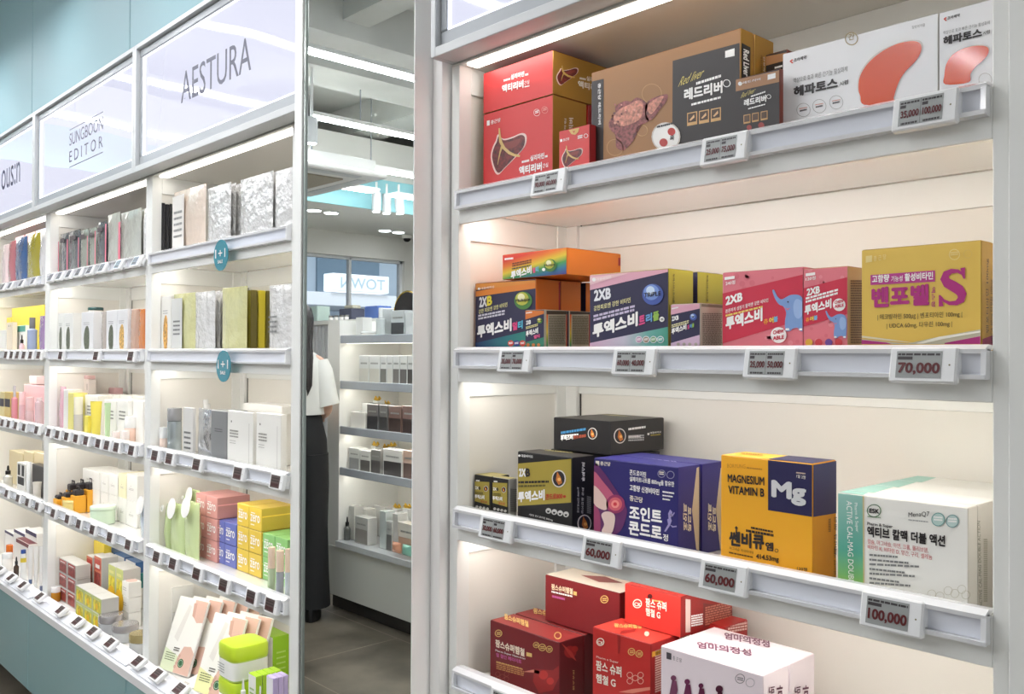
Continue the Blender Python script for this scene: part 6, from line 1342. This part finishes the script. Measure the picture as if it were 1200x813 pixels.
for k, (c, dx_) in enumerate((((226, 160, 130), 0), ((150, 206, 186), .045))):
    p = mat_y(463+k*12, 636, 2.64); t_ = k_pouch(Vector((p.x+.0, YO+.0, Z_[4]+H+.0005)), .07, .035, .05, ('orange and white', 'mint green and white')[k]+' flat pouch lying at the front of the deck, in the mirror', m=film('deck_pouch_%d' % k, c), seed=90+k, cat='pouch', name='sample_pouch')
# on top of the opposite display
zt = Z_[0]+H-.0145
for k, (px0, px1, pt, lab, c) in enumerate(((417, 425, 372, 'tall white carton', (222, 222, 218)), (444, 449, 362, 'tall clear bottle carton', (214, 218, 218)), (458, 474, 364, 'clear box with dark front', (196, 200, 200)), (475, 488, 367, 'second clear box', (206, 208, 208)))):
    mb(px0, px1, pt, Z_[0], lab+' on top of the display', c=c, yv=2.72, lo=(70, 70, 72) if k == 2 else None)
p = mat_y(453, 380, 2.72); k_bottle(Vector((p.x, p.y+.035, zt+.0005)), .05, .05, mat_y(453, 361, 2.72).z-zt, 'clear spray bottle on top of the display, in the mirror', c=(206, 212, 212), cap=(226, 228, 228), caph=.35, capw=.5)
p = mat_y(432, 388, 2.70); k_jar(Vector((p.x, p.y, zt)), .085, .035, 'low white dish on top of the display, in the mirror', lidh=.3)
p = mat_y(483, 380, 2.83)
r_ = (mat_y(483, 341, 2.83).z-zt)/2-.004
t = root('round_display_stand', (p.x, p.y, zt), 'round black display stand with gold rim on top of the display, in the mirror', 'display stand')
rx = Matrix.Rotation(math.radians(90), 3, 'X'); hb_ = r_+.006
b = MB(); b.lathe([(r_, -.03), (r_, .03)], mat('black_satin', (44, 40, 42), .3), c=(0, 0, hb_), n=40, rot=rx); b.build('disc', t)
b = MB(); n_ = 40; b.tube([(r_*math.cos(2*math.pi*k/n_), .031, hb_+r_*math.sin(2*math.pi*k/n_)) for k in range(n_+1)], .004, mat('gold_rim', (206, 176, 90), .25, metal=.8), 6); b.build('gold_rim', t)
b = MB(); b.box(-.08, -.04, 0, .08, .04, r_*.3, mat('black_satin', (44, 40, 42), .3)); b.build('foot', t)
# counter and its things, further back
cy0, cy1 = 2*DM-4.15, 2*DM-3.55
tt = tag(empty('service_counter', (-5.0, cy1, 0)), 'long white counter below the window, in the mirror', 'counter'); o = Vector(tt.location); zc = mat_y(374, 376, 3.55).z
b = MB(); b.box(-6.3, cy0, .08, -3.4, cy1, zc-.03, mat('slatted_grey_front', (190, 188, 188), .5)); b.v = [v-o for v in b.v]; b.build('carcass', tt)
b = MB(); b.box(-6.32, cy0-.01, zc-.03, -3.38, cy1+.02, zc, WHITE2); b.v = [v-o for v in b.v]; b.build('worktop', tt)
b = MB()
for k in range(60): b.box(-6.25+.047*k, cy1, .1, -6.215+.047*k, cy1+.008, zc-.04, mat('slat_grey', (200, 198, 200), .5))
b.v = [v-o for v in b.v]; b.build('slats', tt)
def cn(px0, px1, pt, yv, label, c, name, cat, d=.12, top=None):
    a = mat_y(px0, pt, yv); x1 = mat_y(px1, pt, yv).x; w = x1-a.x; h = a.z-zc; b = MB(); b.box(-w/2, -d, 0, w/2, 0, h*(.78 if top else 1), C(c), .006)
    if top: b.box(-w*.3, -d*.8, h*.78, w*.4, -d*.2, h, C(top), .006)
    done(b, name, Vector((a.x+w/2, a.y, zc+.0005)), label, cat)
cn(397, 412, 358, 3.75, 'dark grey bag with beige top on the counter, in the mirror', (84, 86, 104), 'bag', 'bag', top=(206, 200, 180))
cn(427, 443, 359, 3.72, 'blue box on the counter, in the mirror', (84, 112, 176), 'storage_box', 'box')
cn(444, 450, 361, 3.70, 'white box beside the blue box on the counter, in the mirror', (206, 210, 216), 'storage_box', 'box')
cn(363, 372, 359, 3.80, 'pale mint box on the counter behind the person, in the mirror', (206, 226, 216), 'storage_box', 'box')
for k, px in enumerate((388, 394, 400, 406)):
    p = mat_y(px, 380, 3.62); k_jar(Vector((p.x, p.y, zc+.0005)), .035, .04, 'tiny white pot, %s in the row on the counter, in the mirror' % nm[k], group='tiny pots on the counter', lid=(120, 116, 112), lidh=.35)
# a low shelf with yellow goods behind the person
bx = mat_y(371, 600, 3.1)
t = root('low_shelf', (-4.62, bx.y-.1, 0), 'low pale shelf with yellow cartons behind the person, in the mirror', 'shelf')
MB().box(-.13, -.15, 0, .2, .12, .28, WHITE2).build('base', t); MB().box(-.13, -.15, .56, .2, .12, .58, WHITE2).build('board', t); MB().box(-.13, -.16, 0, .2, -.15, .95, mat('tan_board', (196, 176, 140), .5)).build('back_board', t)
for k in range(3): k_box(Vector((-4.68+.1*k, bx.y-.1, .2805)), .09, .15, .2, 'yellow carton on the low shelf, %s one, in the mirror' % ('left', 'middle', 'right')[k], c=(206, 184, 70), group='yellow cartons on the low shelf')
# across the street
FA = mat('slate_facade', (176, 188, 200), .6); FB = mat('pale_facade', (206, 214, 224), .6)
def street():
    t = tag(empty('building', (-9.6, -1.5, 0)), 'slate blue building across the street through the window, in the mirror', 'building'); o = Vector(t.location)
    def P(n, f): b = MB(); f(b); b.v = [v-o for v in b.v]; return b.build(n, t)
    P('wall', lambda b: b.box(-10.2, -7, 0, -9.6, 3.2, 5, FA))
    for k, y in enumerate((-4.6, -3.2, -1.8, -.4)): P('window', lambda b: b.box(-9.62, y, 2.0, -9.57, y+.9, 4.2, mat('dark_panes', (116, 136, 152), .15)))
    P('pier', lambda b: b.box(-9.62, -3.0, 0, -9.45, -2.6, 5, FB))
    P('shopfront', lambda b: b.box(-9.6, -7, 0, -9.5, 3.2, 1.35, mat('lilac_shopfront', (180, 176, 196), .5)))
street()
st('trim_7', lambda b: b.box(-12, -9, -.12, -6.7, 6, -.06, mat('asphalt', (130, 132, 134), .8)))
XS = -9.0
a, c = matx(389.5, 319.5, XS), matx(456, 346, XS); z1, z0 = a.z, matx(391, 340.5, XS).z
t = tag(empty('shop_sign', (XS, (a.y+c.y)/2, z0)), 'bright white shop sign across the street, reading TOWN backwards in the mirror', 'shop sign')
w = abs(a.y-c.y); h = z1-z0; b = MB(); b.box(-.2, -w/2, 0, 0, w/2, h, mat('street_sign_lit', (250, 250, 252), .5, emit=.7), .01); b.build('sign_box', t)
b = MB(); f = Face(b, (.0, -w/2, 0), (0, w, 0), (0, 0, h)); f.text('TOWN', .08, .18, .86, .8, mat('sign_letters_pale', (200, 220, 232), .5, emit=.4), .01); b.build('lettering', t)
MB().box(-.43, -.05, .1, -.2, .05, h*.9, FB).build('wall_bracket', t)
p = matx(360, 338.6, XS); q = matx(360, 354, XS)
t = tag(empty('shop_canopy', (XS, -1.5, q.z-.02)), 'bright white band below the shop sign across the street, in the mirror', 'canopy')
MB().box(-.4, -4.5, 0, -.03, 4.2, p.z-q.z, mat('canopy_white_glow', (244, 246, 252), .5, emit=.4)).build('canopy_box', t)  # white band given its own emission to look bright outdoors
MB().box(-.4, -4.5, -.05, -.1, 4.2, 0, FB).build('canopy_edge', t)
l = bpy.data.lights.new('daylight', 'SUN'); l.energy = 3.2; l.angle = .3; l.color = (.92, .96, 1)
o = bpy.data.objects.new('daylight', l); COL.objects.link(o); o.rotation_euler = (0, math.radians(25), 0); o.location = (-7, -1, 6)

# ------------------------------------------------------------------ the person in the mirror, back to us
def person():
    gx = mat_y(343, 700, 2.40)
    t = tag(empty('person', (gx.x, gx.y, 0), math.radians(126)), 'woman with long dark hair, white t-shirt and black trousers, back turned, in the mirror', 'person')
    J = {'pelvis': ((0, 0, .93), .125), 'waist': ((0, -.01, 1.07), .108), 'chest': ((0, -.005, 1.22), .125), 'upper': ((0, -.01, 1.33), .10), 'neck0': ((0, -.012, 1.395), .052), 'neck1': ((0, 0, 1.45), .048),
         'head0': ((0, .018, 1.515), .078), 'head1': ((0, .008, 1.575), .088), 'head2': ((0, .0, 1.615), .06), 'nose': ((0, .108, 1.525), .011), 'chin': ((0, .075, 1.465), .03)}
    E_ = [('pelvis', 'waist'), ('waist', 'chest'), ('chest', 'upper'), ('upper', 'neck0'), ('neck0', 'neck1'), ('neck1', 'head0'), ('head0', 'head1'), ('head1', 'head2'), ('head0', 'nose'), ('head0', 'chin')]
    for s, S_ in ((-1, 'L'), (1, 'R')):
        L = [('sh', (s*.142, -.012, 1.335), .05), ('el', (s*.172, -.02, 1.085), .036), ('wr', (s*.10, .16, 1.03), .026), ('pa', (s*.08, .215, 1.03), .027),
             ('hp', (s*.085, 0, .87), .09), ('kn', (s*.095, .015, .48), .056), ('an', (s*.095, -.02, .085), .036), ('to', (s*.105, .12, .03), .03)]
        for n, p, r in L: J[n+S_] = (p, r)
        E_ += [('upper', 'sh'+S_), ('sh'+S_, 'el'+S_), ('el'+S_, 'wr'+S_), ('wr'+S_, 'pa'+S_), ('pelvis', 'hp'+S_), ('hp'+S_, 'kn'+S_), ('kn'+S_, 'an'+S_), ('an'+S_, 'to'+S_)]
        for k in range(5):
            b0 = Vector((s*(.08-.028+.018*k) if k else s*.07, .235 if k else .195, 1.03+(.004 if k else .012)))
            ln = (.05, .07, .078, .072, .058)[k]; ds = Vector((-s*.55 if k == 0 else s*(.05*(k-2.5)), .8, .1))
            pts = [b0+ds.normalized()*ln*.5, b0+ds.normalized()*ln*.85+Vector((0, 0, -.018)), b0+ds.normalized()*ln*.95+Vector((0, 0, -.040))]
            prev = 'pa'+S_
            for j, p in enumerate(pts): J['f%d%d%s' % (k, j, S_)] = (tuple(p), .0095-.001*j); E_.append((prev, 'f%d%d%s' % (k, j, S_))); prev = 'f%d%d%s' % (k, j, S_)
    names = list(J); me = bpy.data.meshes.new('body'); me.from_pydata([J[n][0] for n in names], [(names.index(a), names.index(b)) for a, b in E_], [])
    ob = bpy.data.objects.new('body_cage', me); COL.objects.link(ob); ob.modifiers.new('s', 'SKIN')
    sv = me.skin_vertices[0].data
    for i, n in enumerate(names): sv[i].radius = (J[n][1], J[n][1]*(.8 if n in ('chest', 'waist', 'upper', 'pelvis') else 1))
    sv[0].use_root = True
    ss = ob.modifiers.new('u', 'SUBSURF'); ss.levels = 2; ss.render_levels = 2
    m2 = bpy.data.meshes.new_from_object(ob.evaluated_get(bpy.context.evaluated_depsgraph_get())); bpy.data.objects.remove(ob)
    m2.name = 'body'; m2.materials.clear(); m2.materials.append(mat('skin', (214, 170, 146), .5)); m2.polygons.foreach_set('use_smooth', [True]*len(m2.polygons))
    bo = bpy.data.objects.new('body', m2); COL.objects.link(bo); bo.parent = t
    def ring(cx, cy, z, rx, ry, n=24): return [Vector((cx+rx*math.cos(2*math.pi*k/n), cy+ry*math.sin(2*math.pi*k/n), z)) for k in range(n)]
    SH = mat('white_cotton', (232, 230, 224), .8, bump=.25, bscale=14)
    b = MB(); b.loft([ring(0, 0, z, rx, ry) for z, rx, ry in ((1.065, .165, .128), (1.10, .168, .134), (1.2, .168, .136), (1.29, .172, .13), (1.345, .162, .112), (1.385, .11, .09), (1.41, .06, .062))], SH, False)
    for s in (-1, 1):
        P0, P1 = Vector((s*.12, -.012, 1.345)), Vector((s*.174, -.02, 1.11)); d = (P1-P0).normalized(); u = Vector((0, 1, 0)); v = d.cross(u).normalized(); R_ = []
        for q, r in ((0, .055), (.25, .068), (.6, .066), (1, .064)):
            R_.append([P0+(P1-P0)*q+r*(u*math.cos(2*math.pi*k/20)+v*math.sin(2*math.pi*k/20)) for k in range(20)])
        b.loft(R_, SH, False)
    f = Face(b, (.09, -.141, 1.20), (-.18, 0, 0), (0, 0, .06)); f.rect(0, .86, 1, .92, C((120, 116, 110)), 4).text('JOUR', .05, 0, .95, .7, C((110, 106, 100)), 0, l=4)
    b.build('t_shirt', t)
    TR = mat('black_trousers', (20, 20, 23), .7); b = MB()
    b.loft([ring(0, 0, z, rx, ry) for z, rx, ry in ((1.10, .135, .112), (1.02, .150, .122), (.93, .172, .132), (.84, .176, .130), (.80, .17, .12))], TR)
    for s in (-1, 1): b.loft([ring(s*x, y, z, rx, ry, 20) for x, y, z, rx, ry in ((.088, 0, .86, .092, .118), (.092, .0, .7, .092, .11), (.096, .008, .48, .082, .092), (.098, -.005, .25, .088, .094), (.1, -.01, .065, .096, .102))], TR)
    b.build('trousers', t)
    HR = mat('dark_brown_hair', (34, 26, 24), .35, bump=.5, bscale=120); b = MB()
    b.loft([ring(0, cy, z, rx, ry, 28) for z, cy, rx, ry in ((1.665, -.004, .012, .012), (1.655, -.004, .05, .055), (1.62, -.008, .088, .095), (1.57, -.02, .102, .105), (1.50, -.052, .104, .078), (1.44, -.075, .100, .058), (1.36, -.098, .108, .046), (1.26, -.125, .104, .032), (1.20, -.135, .08, .022), (1.165, -.138, .05, .012))], HR)
    for k in range(16):
        q = random.Random(k); x = -.095+.19*k/15; b.tube([(x*.9, -.11+abs(x)*.3, 1.48), (x, -.135+abs(x)*.2, 1.34), (x*1.02, -.152+abs(x)*.12, 1.22), (x*.95+q.uniform(-.01, .01), -.155+abs(x)*.1, 1.15+q.uniform(-.02, .03))], [.012, .013, .01, .002], HR, 8)
    b.build('hair', t)
    for s in (-1, 1):
        b = MB(); b.loft([[Vector((s*.103+x*.045*w_, -.03+y*.06*w_+yo, z)) for x, y in [(math.cos(2*math.pi*k/18), math.sin(2*math.pi*k/18)*1.9+.45) for k in range(18)]] for z, w_, yo in ((0, .95, 0), (.022, 1, 0), (.05, .9, -.01), (.085, .55, -.03))], mat('black_shoe_leather', (22, 22, 24), .45)); b.build('shoe', t)
        b = MB(); b.lathe([(.0001, -.009), (.007, -.005), (.009, 0), (.007, .005), (.0001, .009)], mat('eye_dark', (30, 24, 22), .2), c=(s*.032, .082, 1.545), n=10); b.build('eye', t)
        b = MB(); b.loft([ring(s*.086, .005, z, .010, r_, 10) for z, r_ in ((1.50, .008), (1.52, .016), (1.55, .02), (1.565, .012))], mat('skin', (214, 170, 146), .5)); b.build('ear', t)
    b = MB(); b.loft([ring(0, .086, z, rx, .012, 12) for z, rx in ((1.483, .006), (1.489, .02), (1.495, .018), (1.5, .005))], mat('lips', (176, 96, 92), .4)); b.build('mouth', t)
person()
